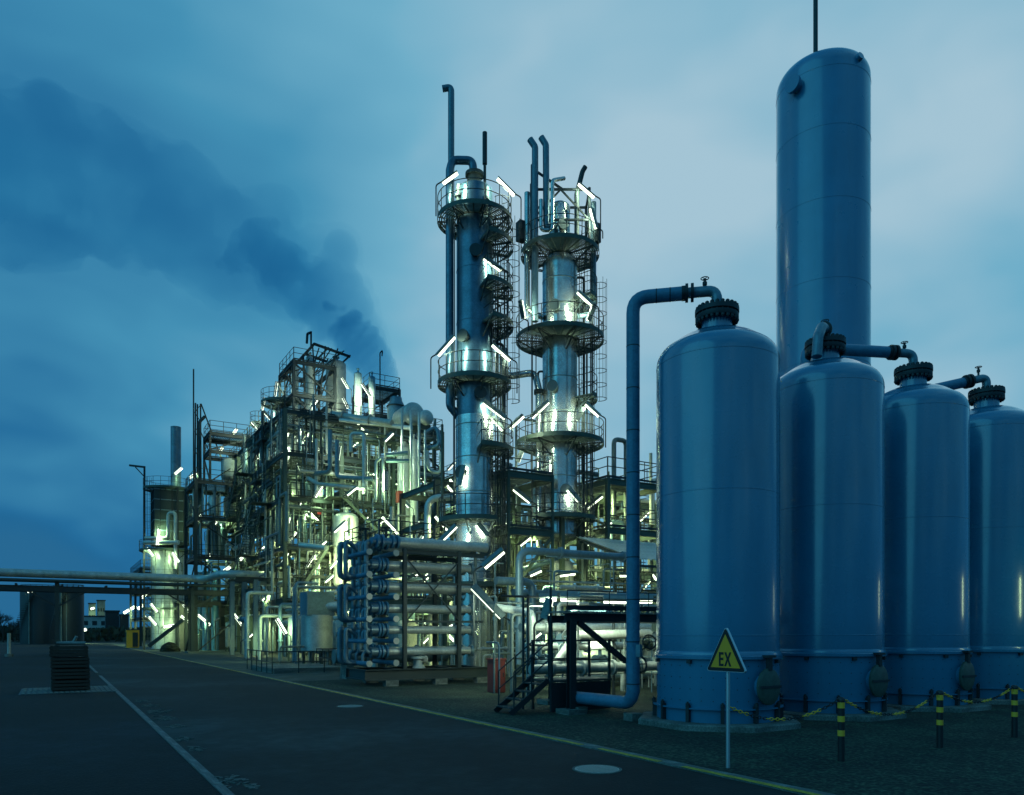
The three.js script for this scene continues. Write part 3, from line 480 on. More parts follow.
// ---------------------------------------------------------------- right distillation column
{
  const R = 0.93, t = thing('distillation_column', 'right tall column, silver clad, crowned by a frame of bent vent pipes', 'column', [COL_B[0], 0, COL_B[1]]);
  const L = (s, f, y) => lo(s, f).setY(y);
  { const pr = [[0.06, 6.65]]; for (let k = 1; k <= 6; k++) { const q = k / 6 * Math.PI / 2; pr.push([R * Math.sin(q), 7.15 - 0.5 * Math.cos(q)]); } new MB().lathe(pr, [0, 0, 0], 40).build('bottom_head', M.shiny, t); for (let k = 0; k < 4; k++) { const q = k * Math.PI / 2 + 0.5; piece('support_leg', 'ibeam', M.green, t, [Math.cos(q) * (R + 0.12), 0.2, Math.sin(q) * (R + 0.12)], [Math.cos(q) * (R + 0.12), 8.3, Math.sin(q) * (R + 0.12)], 0.22); } localPipe(t, 'bottom_line', [[0, 6.7, 0], [0, 5.9, 0], L(-0.9, 0.5, 5.6), L(-2.3, 0.9, 5.2)], 0.13, M.bluegrey, 0.4, 12); new MB().lathe([[0.3, 3.6], [0.64, 3.75], [0.66, 4.0], [0.66, 5.5], [0.5, 5.75], [0.1, 5.8]], [L(0.05, 0.3, 0).x, 0, L(0.05, 0.3, 0).z], 28).build('reboiler', M.white, t); for (const y of [2.9, 6.1]) new MB().ring([0, y, 0], R + 0.12, 0.09, 0, 6.2832, 24, 6).build('ring_beam', M.green, t); } const low = shellPart(t, 'insulated_shell', R, 7.15, 21.6, M.shiny); for (const y of [8.4, 10.2, 13.6, 15.4, 19.2, 20.6]) weld(low, R, y);
  shellPart(t, 'top_shell', 0.55, 21.5, 24.6, M.shiny, 0.3, 32); new MB().lathe([[R, 21.6], [0.55, 22.1]], [0, 0, 0], 40).build('cone', M.shiny, t);
  new MB().lathe([[R + 0.25, -0.02], [R + 0.25, 0.2], [R, 0.22]], [0, 0, 0], 32).build('base_ring', M.concrete, t);
  ringPlatform(t, 22.1, 0.6, 2.1, FACE - 2.6, FACE + 2.4); ringPlatform(t, 17.55, R + 0.02, 2.35); ringPlatform(t, 12.0, R + 0.02, 2.35); ringPlatform(t, 8.0, R + 0.02, 1.9, FACE - 1.6, FACE + 0.9);
  ringPlatform(t, 19.6, R + 0.02, 2.0, RIGHT - 0.8, RIGHT + 0.7); ringPlatform(t, 14.4, R + 0.02, 2.0, RIGHT - 0.9, RIGHT + 0.6);
  // frame on the top platform
  for (const [s, f] of [[-1.5, 0.7], [1.5, 0.7], [-1.5, -1], [1.5, -1]]) piece('frame_post', 'box', M.dark, t, L(s, f, 22.1), L(s, f, 25.3 + (s < 0 ? 1.2 : 0)), 0.11);
  for (const y of [23.6, 25.2]) { piece('frame_beam', 'box', M.dark, t, L(-1.5, 0.7, y), L(1.5, 0.7, y), 0.1); piece('frame_beam', 'box', M.dark, t, L(-1.5, -1, y), L(1.5, -1, y), 0.1); piece('frame_beam', 'box', M.dark, t, L(-1.5, 0.7, y), L(-1.5, -1, y), 0.1); piece('frame_beam', 'box', M.dark, t, L(1.5, 0.7, y), L(1.5, -1, y), 0.1); }
  piece('frame_brace', 'box', M.dark, t, L(-1.5, 0.7, 26.3), L(0.1, 0.7, 25.2), 0.1); piece('frame_brace', 'box', M.dark, t, L(-1.5, 0.7, 23.6), L(0, 0.7, 25.2), 0.08); piece('frame_brace', 'box', M.dark, t, L(1.5, 0.7, 23.6), L(0, 0.7, 25.2), 0.08);
  localPipe(t, 'vent_stack', [L(-1.35, 0.9, 18.2), L(-1.35, 0.9, 27.3), L(-1.62, 0.9, 27.7)], 0.17, M.bluegrey, 0.25, 12);
  localPipe(t, 'vent_stack', [L(-0.3, 0.75, 23.4), L(-0.75, 0.75, 23.1), L(-0.78, 0.75, 27.5), L(-1.03, 0.75, 27.9)], 0.17, M.bluegrey, 0.25, 12);
  localPipe(t, 'bent_vent', [L(0.85, 0.6, 22.2), L(0.85, 0.6, 25.0), L(1.15, 0.6, 26.2), L(1.3, 0.6, 26.45)], 0.13, M.steel, 0.6, 10);
  localPipe(t, 'loop_pipe', [L(-1.05, 1.0, 24.5), L(-1.05, 1.0, 22.9), L(-0.45, 1.0, 22.9), L(-0.45, 1.0, 25.5), L(0.2, 0.5, 25.9)], 0.10, M.shiny, 0.25, 10);
  localPipe(t, 'loop_pipe', [L(-1.75, 0.4, 25.2), L(-1.75, 0.4, 19.0), L(-0.9, 0.4, 18.6)], 0.15, M.shiny, 0.5, 12); localPipe(t, 'loop_pipe', [L(1.78, 0.2, 24.8), L(1.78, 0.2, 18.9), L(0.9, 0.3, 18.7)], 0.14, M.bluegrey, 0.5, 12);
  for (const [s, y, w] of [[-2.05, 23.2, 0.45], [1.95, 23.1, 0.3]]) { const c = L(s, 0.3, y); block('control_box', M.dark, t, c.x, c.y, c.z, w, 1.0, w); }
  const l1 = lo(1.15, 0.35); for (const [a, b] of [[0.2, 8], [8, 12], [12, 17.5], [17.5, 22]]) ladder(t, l1.x, l1.z, CS * 0.7 - SN * 0.7, SN * 0.7 + CS * 0.7, a, b);
  for (const [s, f, y1, r] of [[1.3, -0.2, 21, 0.07], [1.45, -0.1, 17, 0.05], [1.2, 0, 14, 0.045], [-1.15, -0.3, 16, 0.06]]) localPipe(t, 'riser', [L(s, f, 0.3), L(s, f, y1), L(s * 0.6, f, y1)], r, M.steel, 0.15, 8);
  localPipe(t, 'side_line', [L(-2.95, 0.3, 17.0), L(-2.95, 0.3, 15.5), L(-1.35, 0.3, 15.75), L(-1.12, 0.3, 14.8), L(-1.12, 0.3, 6.5), L(-0.7, 0.2, 6.1)], 0.18, M.shiny, 0.42, 12);
  for (const y of [14.7, 10.3]) { const c = L(-1.12, 0.3, y); new MB().rod([c.x, y - 0.11, c.z], [c.x, y + 0.11, c.z], 0.28, 16).build('flange', M.dark, t); }
  for (const [s, f, y0, y1, r] of [[1.6, 0.4, 4, 22, 0.035], [-1.5, 0.6, 6, 22, 0.05], [-1.3, 0.85, 9, 21, 0.03], [1.75, -0.2, 8, 21.5, 0.05], [0.95, 0.75, 6, 17.4, 0.03]]) localPipe(t, 'riser', [L(s, f, y0), L(s, f, y1), L(s * 0.7, f * 0.7, y1)], r, M.dark, 0.12, 6); { const q = lo(1.75, 0.3); ladder(t, q.x, q.z, CS * 0.9 - SN * 0.3, SN * 0.9 + CS * 0.3, 12, 19.6); }
  for (const [y, q] of [[4.4, 0.3], [9.4, 0.2], [14.8, -0.4], [19.0, -0.3], [23.4, 0.2]]) { const d = lo(Math.sin(q), Math.cos(q)), r0 = y > 22 ? 0.5 : R; new MB().rod(d.clone().multiplyScalar(r0 - 0.1).setY(y), d.clone().multiplyScalar(r0 + 0.2).setY(y), 0.22, 16).rod(d.clone().multiplyScalar(r0 + 0.2).setY(y), d.clone().multiplyScalar(r0 + 0.27).setY(y), 0.29, 16).build('manway', M.pale, t); }
}
{ // lamps of the two columns
  const gA = 'tube lamps on the left column', gB = 'tube lamps on the right column', A = (q, l, o = {}) => lamp(...q, l, { group: gA, tint: TUBE_WHITE, power: 0.6, ...o }), B = (q, l, o = {}) => lamp(...q, l, { group: gB, tint: TUBE_WHITE, power: 0.6, ...o });
  const inA = (p, d) => { const c = at(p[0], p[1], d); return V(COL_A[0] - c.x, 0, COL_A[1] - c.z); }, inB = (p, d) => { const c = at(p[0], p[1], d); return V(COL_B[0] - c.x, 0, COL_B[1] - c.z); };
  A([443, 183, 457, 173, 36.9], 'tube lamp at the left of the left column top platform', { toward: inA([450, 178], 36.9), away: 0.7 });
  A([514, 195, 498, 179, 37.4], 'tube lamp at the right of the left column top platform', { toward: inA([505, 187], 37.4), away: 0.7 });
  A([501, 270, 484, 258, 37.2], 'tube lamp beside the left column between its upper balconies', { toward: inA([491, 263], 36.6), away: 1.5, post: 0.8 });
  A([438, 355, 454, 337, 36.6], 'tube lamp left of the left column over its middle ring platform', { toward: inA([446, 346], 36.6), away: 1.0 });
  A([510, 360, 493, 345, 37.0], 'tube lamp right of the left column over its middle ring platform', { toward: inA([502, 352], 37.0), away: 1.0 });
  A([505, 418, 484, 402, 37.0], 'tube lamp right of the seam where the left column turns silver', { toward: inA([488, 405], 36.4), away: 1.6, post: 0.9 });
  A([503, 430, 492, 418, 37.6], 'small tube lamp below the seam of the left column', { toward: inA([497, 423], 37), away: 1.4, post: 0 });
  A([510, 428, 523, 416, 37.8], 'tube lamp rising from the right balcony of the left column', { away: 0.4 });
  A([460, 485, 464, 466, 36.9], 'steep tube lamp lighting the lower left of the left column', { toward: inA([464, 478], 36.4), away: 2, post: 0.5 });
  A([487, 535, 478, 524, 36.9], 'tube lamp under the lowest ring of the left column', { toward: inA([478, 530], 36.5), away: 2, post: 0.5 });
  A([439, 543, 456, 526, 36.0], 'long tube lamp left of the foot of the left column', { away: 0.6, post: 2.2 });
  B([594, 197, 579, 184, 39.6], 'tube lamp at the right of the right column crown', { toward: inB([586, 190], 39.4), away: 0.8 });
  B([596, 228, 591, 209, 39.6], 'steep tube lamp beside the right column top platform', { toward: inB([593, 218], 39.4), away: 1.2, post: 0.4 });
  B([524, 318, 521, 301, 39.0], 'steep tube lamp at the left over the middle platform of the right column', { toward: inB([523, 309], 39), away: 1.4, post: 0.5 });
  B([592, 305, 578, 292, 39.0], 'tube lamp at the right over the middle platform of the right column', { toward: inB([585, 298], 39), away: 1.2 });
  B([588, 320, 594, 304, 39.4], 'short tube lamp behind the middle platform railing of the right column', { toward: inB([590, 312], 39.4), away: 1.2, post: 0 });
  B([532, 417, 548, 402, 39.0], 'tube lamp at the left over the lower platform of the right column', { toward: inB([540, 410], 38.6), away: 1.5 });
  B([599, 416, 586, 404, 39.2], 'tube lamp at the right over the lower platform of the right column', { toward: inB([592, 410], 39), away: 1.2 });
  B([577, 420, 583, 408, 39.4], 'short tube lamp between ladder and shell of the right column', { toward: inB([579, 415], 39), away: 1.5, post: 0 });
  B([518, 462, 522, 452, 39.2], 'short tube lamp hung below the lower platform of the right column', { away: 0.8, post: 0 });
  B([530, 502, 514, 489, 38.5], 'tube lamp between the two columns at mid height', { away: 0.6 });
  B([579, 501, 569, 489, 39.4], 'tube lamp close to the shell of the right column below its platforms', { toward: inB([572, 495], 39), away: 2, post: 0.5 });
}

// ---------------------------------------------------------------- steel frames
function straightRail(b, a, c, h = 1.1, r = 0.028) { a = vec(a); c = vec(c); const L = a.distanceTo(c), n = Math.max(1, Math.round(L / 1.3)); for (const q of [h, h * 0.55]) b.rod(a.clone().add(V(0, q, 0)), c.clone().add(V(0, q, 0)), r, 4, r, false); b.bar(a.clone().add(V(0, 0.08, 0)), c.clone().add(V(0, 0.08, 0)), 0.012, 0.12); for (let k = 0; k <= n; k++) { const p = a.clone().lerp(c, k / n); b.rod(p, p.clone().add(V(0, h, 0)), r, 4, r, false); } }
function frame(name, label, category, xs, zs, levels, o = {}) {
  const t = thing(name, label, category, [xs[0], 0, zs[0]], o.group), X = xs.map((x) => x - xs[0]), Z = zs.map((z) => z - zs[0]), y0 = o.y0 ?? 0, top = levels[levels.length - 1], w = o.w ?? 0.30, mc = o.mc ?? M.steel, mb = o.mb ?? M.steel;
  for (const x of X) for (const z of Z) piece('post', 'ibeam', mc, t, [x, y0, z], [x, top + (o.over ?? 0), z], w, w);
  for (const y of levels) {
    for (const z of Z) for (let i = 0; i + 1 < X.length; i++) piece('beam', 'ibeam', mb, t, [X[i], y - 0.2, z], [X[i + 1], y - 0.2, z], 0.16, 0.34);
    for (const x of X) for (let k = 0; k + 1 < Z.length; k++) piece('beam', 'ibeam', mb, t, [x, y - 0.21, Z[k]], [x, y - 0.21, Z[k + 1]], 0.16, 0.32);
  }
  levels.forEach((y, li) => {
    const rail = new MB(); let any = false;
    for (let i = 0; i + 1 < X.length; i++) for (let k = 0; k + 1 < Z.length; k++) {
      if (rnd() > (o.floor ?? 0.8)) continue;
      const f = new MB(), x0 = X[i] + 0.08, x1 = X[i + 1] - 0.08, z0 = Z[k] - 0.08, z1 = Z[k + 1] + 0.08; // bearing bars of an open grating
      if (o.solid) f.box((x0 + x1) / 2, y + 0.0, (z0 + z1) / 2, x1 - x0, 0.05, z0 - z1); else { for (let x = x0; x < x1; x += 0.16) f.box(x + 0.03, y, (z0 + z1) / 2, 0.09, 0.035, z0 - z1); for (let z = z1; z < z0; z += 0.9) f.box((x0 + x1) / 2, y - 0.02, z, x1 - x0, 0.03, 0.05); }
      const fl = f.build('grating', M.grating, t); if (!o.solid) fl.userData.kind = 'stuff';
    }
    const B = 0.02; if (o.rails !== false) { for (const z of [Z[0] + B, Z[Z.length - 1] - B]) straightRail(rail, [X[0], y, z], [X[X.length - 1], y, z]); for (const x of [X[0] - B, X[X.length - 1] + B]) straightRail(rail, [x, y, Z[0]], [x, y, Z[Z.length - 1]]); rail.build('railing', M.dark, t); }
  });
  const prev = (li) => (li ? levels[li - 1] : y0);
  levels.forEach((y, li) => { for (let k = 0; k + 1 < Z.length; k++) if (rnd() < (o.brace ?? 0.45)) { const s = rnd() < 0.5, x = X[0]; piece('brace', 'box', mb, t, [x, prev(li), s ? Z[k] : Z[k + 1]], [x, y - 0.3, s ? Z[k + 1] : Z[k]], 0.12); } for (let i = 0; i + 1 < X.length; i++) if (rnd() < (o.brace ?? 0.45)) { const s = rnd() < 0.5; piece('brace', 'box', mb, t, [s ? X[i] : X[i + 1], prev(li), Z[0]], [s ? X[i + 1] : X[i], y - 0.3, Z[0]], 0.12); } });
  return t;
}
function stairs(t, a, b, w, name = 'stair') { // flight from a to b (local), width w
  a = vec(a); b = vec(b); const d = b.clone().sub(a), run = V(d.x, 0, d.z).normalize(), s = V(-run.z, 0, run.x), n = Math.max(3, Math.round(Math.abs(d.y) / 0.2));
  const st = new MB(); for (const k of [-w / 2, w / 2]) st.bar(a.clone().addScaledVector(s, k), b.clone().addScaledVector(s, k), 0.05, 0.24); const o = st.build(name, M.green, t);
  const tr = new MB(); for (let k = 1; k <= n; k++) { const p = a.clone().lerp(b, (k - 0.5) / n); tr.block(p, run.clone().multiplyScalar(0.13), V(0, 0.018, 0), s.clone().multiplyScalar(w / 2)); } tr.build('treads', M.grating, o).userData.kind = 'stuff';
  const rl = new MB(); for (const k of [-w / 2, w / 2]) { for (const h of [0.55, 1.05]) rl.rod(a.clone().addScaledVector(s, k).add(V(0, h, 0)), b.clone().addScaledVector(s, k).add(V(0, h, 0)), 0.025, 5); for (let q = 0; q <= 4; q++) { const p = a.clone().lerp(b, q / 4).addScaledVector(s, k); rl.rod(p, p.clone().add(V(0, 1.05, 0)), 0.022, 5); } } rl.build('handrail', M.dark, o);
  return o;
}
// ---------------------------------------------------------------- pipes, valves, vessels as things of their own
function pipeThing(label, group, pts, r, m, o = {}) {
  const P = pts.map(vec), t = thing(o.name ?? 'process_pipe', label, 'pipe', P[0].toArray(), group), Q = P.map((p) => p.clone().sub(P[0]));
  new MB().pipe(Q, r, o.bend ?? Math.max(0.16, r * 2.2), o.seg ?? 10).build('tube', m, t);
  const seg = o.flange ?? 0; if (seg) for (let k = 0; k + 1 < Q.length; k++) { const d = Q[k + 1].clone().sub(Q[k]), L = d.length(); d.normalize(); for (let s = seg * 0.6; s < L - 0.3; s += seg) { const c = Q[k].clone().addScaledVector(d, s); new MB().rod(c.clone().addScaledVector(d, -0.05), c.clone().addScaledVector(d, 0.05), r * 1.6, 12).build('flange', o.fm ?? m, t); } }
  return t;
}
function valve(p, r, label, group, wheelAxis = V(0, 1, 0), m = M.bluegrey) {
  const t = thing('gate_valve', label, 'valve', vec(p).toArray(), group), b = new MB(); b.rod([-r * 1.6, 0, 0], [r * 1.6, 0, 0], r * 1.05, 12).rod([-r * 1.7, 0, 0], [-r * 1.35, 0, 0], r * 1.7, 12).rod([r * 1.35, 0, 0], [r * 1.7, 0, 0], r * 1.7, 12); b.build('body', m, t);
  const e = wheelAxis.clone().multiplyScalar(r * 3.4); new MB().rod([0, 0, 0], e, r * 0.45, 8).rod(wheelAxis.clone().multiplyScalar(r * 1.2), wheelAxis.clone().multiplyScalar(r * 1.6), r * 1.1, 10).build('bonnet', m, t); handwheel(t, e, wheelAxis, r * 1.9, M.dark); return t;
}
function uprightVessel(p, R, h, m, label, group, o = {}) {
  const t = thing(o.name ?? 'upright_vessel', label, 'vessel', vec(p).toArray(), group), leg = o.leg ?? 0.5;
  const pr = [[0.02, leg]]; for (let k = 1; k <= 5; k++) { const q = k / 5 * Math.PI / 2; pr.push([R * Math.sin(q), leg + R * 0.45 * (1 - Math.cos(q))]); } pr.push([R, leg + h - R * 0.45]); for (let k = 1; k <= 5; k++) { const q = k / 5 * Math.PI / 2; pr.push([R * Math.cos(q), leg + h - R * 0.45 + R * 0.45 * Math.sin(q)]); }
  const s = new MB().lathe(pr, [0, 0, 0], o.seg ?? 28).build('shell', m, t); for (let y = leg + 1.2; y < leg + h - 0.6; y += 1.3) weld(s, R, y, 24, m);
  for (let k = 0; k < 4; k++) { const q = k * Math.PI / 2 + 0.4; piece('leg', 'box', M.steel, t, [Math.cos(q) * R * 0.9, 0, Math.sin(q) * R * 0.9], [Math.cos(q) * R * 0.9, leg + R * 0.4, Math.sin(q) * R * 0.9], 0.1); }
  new MB().rod([0, leg + h - 0.1, 0], [0, leg + h + 0.35, 0], R * 0.22, 10).rod([0, leg + h + 0.25, 0], [0, leg + h + 0.37, 0], R * 0.36, 12).build('nozzle', m, t); return t;
}
function drum(c, R, L, alongX, m, label, group, o = {}) {
  const t = thing(o.name ?? 'horizontal_drum', label, 'vessel', vec(c).toArray(), group), pr = []; for (let k = 0; k <= 6; k++) { const q = k / 6 * Math.PI / 2; pr.push([R * Math.sin(q), -L / 2 - R * 0.4 * Math.cos(q)]); } for (let k = 0; k <= 6; k++) { const q = k / 6 * Math.PI / 2; pr.push([R * Math.cos(q), L / 2 + R * 0.4 * Math.sin(q)]); }
  const s = new MB().lathe(pr, [0, 0, 0], 24).build('shell', m, t); if (alongX) s.rotation.z = Math.PI / 2; else s.rotation.x = Math.PI / 2; for (let y = -L / 2 + 0.5; y < L / 2; y += 1) weld(s, R, y, 24, m);
  for (const k of [-0.32, 0.32]) block('saddle', M.steel, t, alongX ? k * L : 0, -R - 0.1, alongX ? 0 : k * L, alongX ? 0.25 : R * 1.5, 0.7 * R, alongX ? R * 1.5 : 0.25); return t;
}

// ---------------------------------------------------------------- main process structure
const MX = [16, 20.7, 25.3, 30], MZ = [-62, -68, -74, -80, -86], ML = [4.6, 9, 13, 16.6, 20];
reseed(101);
const mainFrame = frame('process_structure', 'large open steel process structure crowded with pipes and lamps, below the steam plume', 'structure', MX, MZ, ML, { floor: 0.72, brace: 0.4, mc: M.green });
stairs(mainFrame, [3.2, 9, 1.0], [-1.6 + 2, 4.6 + 4.4 - 4.4, 1.0], 0.9); stairs(mainFrame, [4.4, 13, 1.0], [9.0, 9, 1.0], 0.9); stairs(mainFrame, [-1.0, 4.6, -16], [-1.0, 9, -10.5], 0.9); stairs(mainFrame, [-1.0, 9, -10.5], [-1.0, 13, -5.2], 0.9); stairs(mainFrame, [-1.0, 13, -16.2], [-1.0, 16.6, -11.5], 0.9);
{ // landings for the stairs, and outriggers
  const b = new MB(); for (const [x, y, z, w, l] of [[-0.85, 9, -10.4, 1.6, 1.4], [-0.85, 13, -5.0, 1.6, 1.6], [-0.85, 16.6, -11.2, 1.6, 1.6], [-0.85, 4.6, -16.4, 1.6, 1.6], [0.6, 4.6, 1.0, 1.2, 1.6], [3.9, 9, 1.0, 1.5, 1.6], [9.6, 9, 1.0, 1.4, 1.6], [3.9, 13, 1.0, 1.6, 1.6]]) block('landing', M.grating, mainFrame, x, y - 0.03, z, w, 0.06, l);
}
// upper works
reseed(112);
frame('upper_steelwork', 'braced steelwork rising above the top deck below the steam plume', 'structure', [18.6, 22.4], [-69, -74], [23.6, 26.6], { y0: 20, floor: 0.5, brace: 0.9, w: 0.22, mc: M.dark, mb: M.dark });
frame('upper_steelwork', 'smaller steel deck with a bright lamp above the top deck, beside the plume', 'structure', [25.4, 28.4], [-68, -72.5], [22.6, 25.2], { y0: 20, floor: 0.7, brace: 0.7, w: 0.2, mc: M.dark, mb: M.dark });
{ // sloping lift truss
  const t = thing('roof_truss', 'dark sloping roof truss at the very top of the process structure', 'truss', [18.0, 25.2, -70]);
  const P = (s, z) => V(s, s * 1.28, z), E = 2.75; for (const z of [0, -3]) { piece('chord', 'box', M.dark, t, P(-0.1, z), P(E, z), 0.24); piece('chord', 'box', M.dark, t, V(E, E * 1.28, z), V(6.2, E * 1.28 - 0.55, z), 0.2); piece('strut', 'box', M.dark, t, V(0.2, 0.2, z), V(1.6, -2.2, z), 0.13); for (const [s, u] of [[0.8, 0.9], [1.7, 1.9], [2.6, 3.0], [3.8, 3.2], [5, 3]]) { piece('strut', 'box', M.dark, t, V(s, Math.min(s * 1.28, E * 1.28), z), V(u, -2.4, z), 0.11); piece('strut', 'box', M.dark, t, V(s + 0.6, Math.min(s * 1.28, E * 1.28) - 0.1, z), V(u - 0.7, 0.3, z), 0.10); } }
  for (let s = 0; s <= E; s += 0.68) piece('purlin', 'box', M.dark, t, P(s, 0.3), P(s, -3.3), 0.12); for (const s of [4, 5.2, 6.1]) piece('purlin', 'box', M.dark, t, V(s, E * 1.28 - 0.16 * (s - E), 0.3), V(s, E * 1.28 - 0.16 * (s - E), -3.3), 0.12);
  piece('mast', 'box', M.dark, t, V(E, E * 1.28, -1), V(E, E * 1.28 + 1.5, -1), 0.14); new MB().pipe([V(E, E * 1.28 + 1.4, -1), V(E - 0.35, E * 1.28 + 1.2, -1), V(E - 0.4, E * 1.28 + 0.3, -1)], 0.12, 0.2, 8).build('hoist', M.dark, t);
}
const gV = 'vessels in the main process structure';
{
  const up = (px, d, R, y0, y1, m, l) => { const [x, z] = gx(px, d); return uprightVessel([x, y0, z], R, y1 - y0 - 0.5, m, l, gV, { seg: 32 }); };
  up(276.5, 74, 0.36, 16.6, 23.6, M.bluegrey, 'slim dark vessel at the left of the trio under the curved balconies'); up(284, 72.5, 0.42, 16.6, 23.2, M.bluegrey, 'middle vessel of the trio under the curved balconies'); up(293, 70.6, 0.50, 16.6, 22.9, M.clad, 'thick silver vessel at the right of the trio under the curved balconies');
  up(295, 71.5, 0.33, 20, 27.0, M.clad, 'slim upright vessel under the low end of the roof truss'); up(310, 70.8, 0.40, 20, 27.6, M.clad, 'taller upright vessel under the peak of the roof truss'); up(336, 73, 0.95, 20.0, 28.0, M.white, 'pale wide vessel behind the roof truss'); up(358, 69, 0.35, 20, 25.5, M.clad, 'slim vessel left of the bright lamp on the upper deck'); up(372, 68.5, 0.30, 20, 25.0, M.clad, 'slim vessel right of the bright lamp on the upper deck');
  up(404, 63.5, 0.55, 9, 17.5, M.clad, 'tall silver vessel in the right end of the process structure'); up(414, 63.2, 0.35, 9, 18, M.clad, 'slim silver vessel in the right end of the process structure'); up(346, 62.5, 1.0, 5, 11.8, M.clad, 'short wide vessel lit brightly in the middle of the structure'); up(282, 72, 0.9, 9, 12.6, M.white, 'small pale vessel on the left deck of the structure'); up(300, 66, 0.8, 13, 15.8, M.white, 'small pale vessel behind the left corner post');
  const bal = (px, d, y, R, l) => { const [x, z] = gx(px, d), t = thing('curved_balcony', l, 'balcony', [x, 0, z], 'curved balconies on the structure'); ringPlatform(t, y, 0.25, R); return t; };
  bal(284, 72.2, hy(404, 72), 2.1, 'large curved balcony round the vessel trio'); bal(261, 75, hy(425, 75), 1.05, 'upper small curved balcony at the left of the vessel trio'); bal(259, 75, hy(446, 75), 0.95, 'lower small curved balcony at the left of the vessel trio');
}
{ // recognisable pipe runs of the structure
  const g = 'large pipes on the face of the process structure', L = (label, q, r, m = M.clad, o = {}) => pipeThing(label, g, q.map(([x, y, d]) => at(x, y, d)), r * 0.78, m, o);
  L('pale pipe dropping and turning left in the middle of the structure', [[330, 430, 61.5], [330, 472, 61.5], [312, 474, 62.5]], 0.24, M.bluegrey); L('pale pipe turning right in the middle of the structure', [[337, 440, 61], [337, 477, 61], [372, 479, 59.5]], 0.22, M.bluegrey);
  L('bent pipe like an upturned U below the top deck', [[351, 452, 60], [351, 433, 60], [364, 434, 59.8], [364, 494, 59.8]], 0.19, M.clad); L('pipe running level below the top deck with a drop at its end', [[308, 478, 61], [318, 484, 60.5], [366, 489, 59.5]], 0.20, M.white);
  L('thick silver pipe with an elbow left of the left column', [[453, 497, 42], [427.5, 498, 42], [427.5, 555, 42]], 0.24, M.clad, { bend: 0.7 }); L('goose-neck pipe standing out from the right end of the top deck', [[424, 434, 60], [437, 426, 60], [440, 446, 59.6], [424, 449, 60]], 0.22, M.bluegrey, { bend: 0.5 });
  L('U-shaped pipe hanging right of the structure', [[427, 446, 60], [428, 470, 60], [441, 474, 60], [441, 452, 60]], 0.18, M.clad, { bend: 0.6 }); L('thick bright pipe lying on the top deck', [[332, 414, 64], [356, 418, 62.5], [392, 423, 61]], 0.34, M.white, { flange: 2.4 }); L('second pipe lying along the top deck', [[340, 420, 63], [412, 428, 60.5]], 0.22, M.clad);
  L('rectangular pipe loop in front of the right bay', [[383, 500, 58], [383, 456, 58], [376, 462, 58], [376, 500, 58]], 0.15); L('upper of two stacked pipes in the right bay', [[386, 455, 58.5], [408, 453, 58.5]], 0.22, M.bluegrey, { flange: 1 }); L('lower of two stacked pipes in the right bay', [[386, 461, 58.5], [409, 461, 58.5]], 0.2, M.bluegrey);
  for (const [x, y0, y1, r] of [[402, 408, 480, 0.12], [411, 410, 496, 0.14], [419, 412, 500, 0.14], [425, 430, 500, 0.12], [404, 470, 505, 0.1]]) L(['leftmost', 'second', 'third', 'rightmost', 'lower'][[402, 411, 419, 425, 404].indexOf(x)] + ' thin upright pipe in the row at the right end of the structure', [[x, y0, 59.5], [x, y1, 59.5]], r, M.clad);
  L('green-lit pipe sloping across the lower structure', [[300, 545, 60], [326, 548, 59]], 0.3, M.clad); L('thin curled vent pipe with a hooked end seen beside the steam', [[380, 420, 66], [380, 353, 66], [382.5, 350, 66], [382, 356, 66]], 0.07, M.dark, { bend: 0.2 });
  const [sx, sz] = gx(396, 66), t = thing('steam_vent', 'short dark vent stack giving off the steam plume', 'vent', [sx, 20, sz]); new MB().lathe([[0.75, 0], [0.75, 1.6], [0.55, 2.0], [0.5, 2.3], [0.42, 2.3], [0.42, 1.4]], [0, 0, 0], 20).build('stack', M.bluegrey, t); new MB().ring([0, 1.5, 0], 0.78, 0.06, 0, 6.2832, 24, 5).build('collar', M.dark, t);
  drum(at(408, 417, 62.5).toArray(), 0.9, 2.4, false, M.clad, 'round-ended drum on the top deck right of the steam vent', gV); drum(at(422, 420, 62).toArray(), 0.6, 1.8, false, M.clad, 'smaller drum at the right end of the top deck', gV);
}
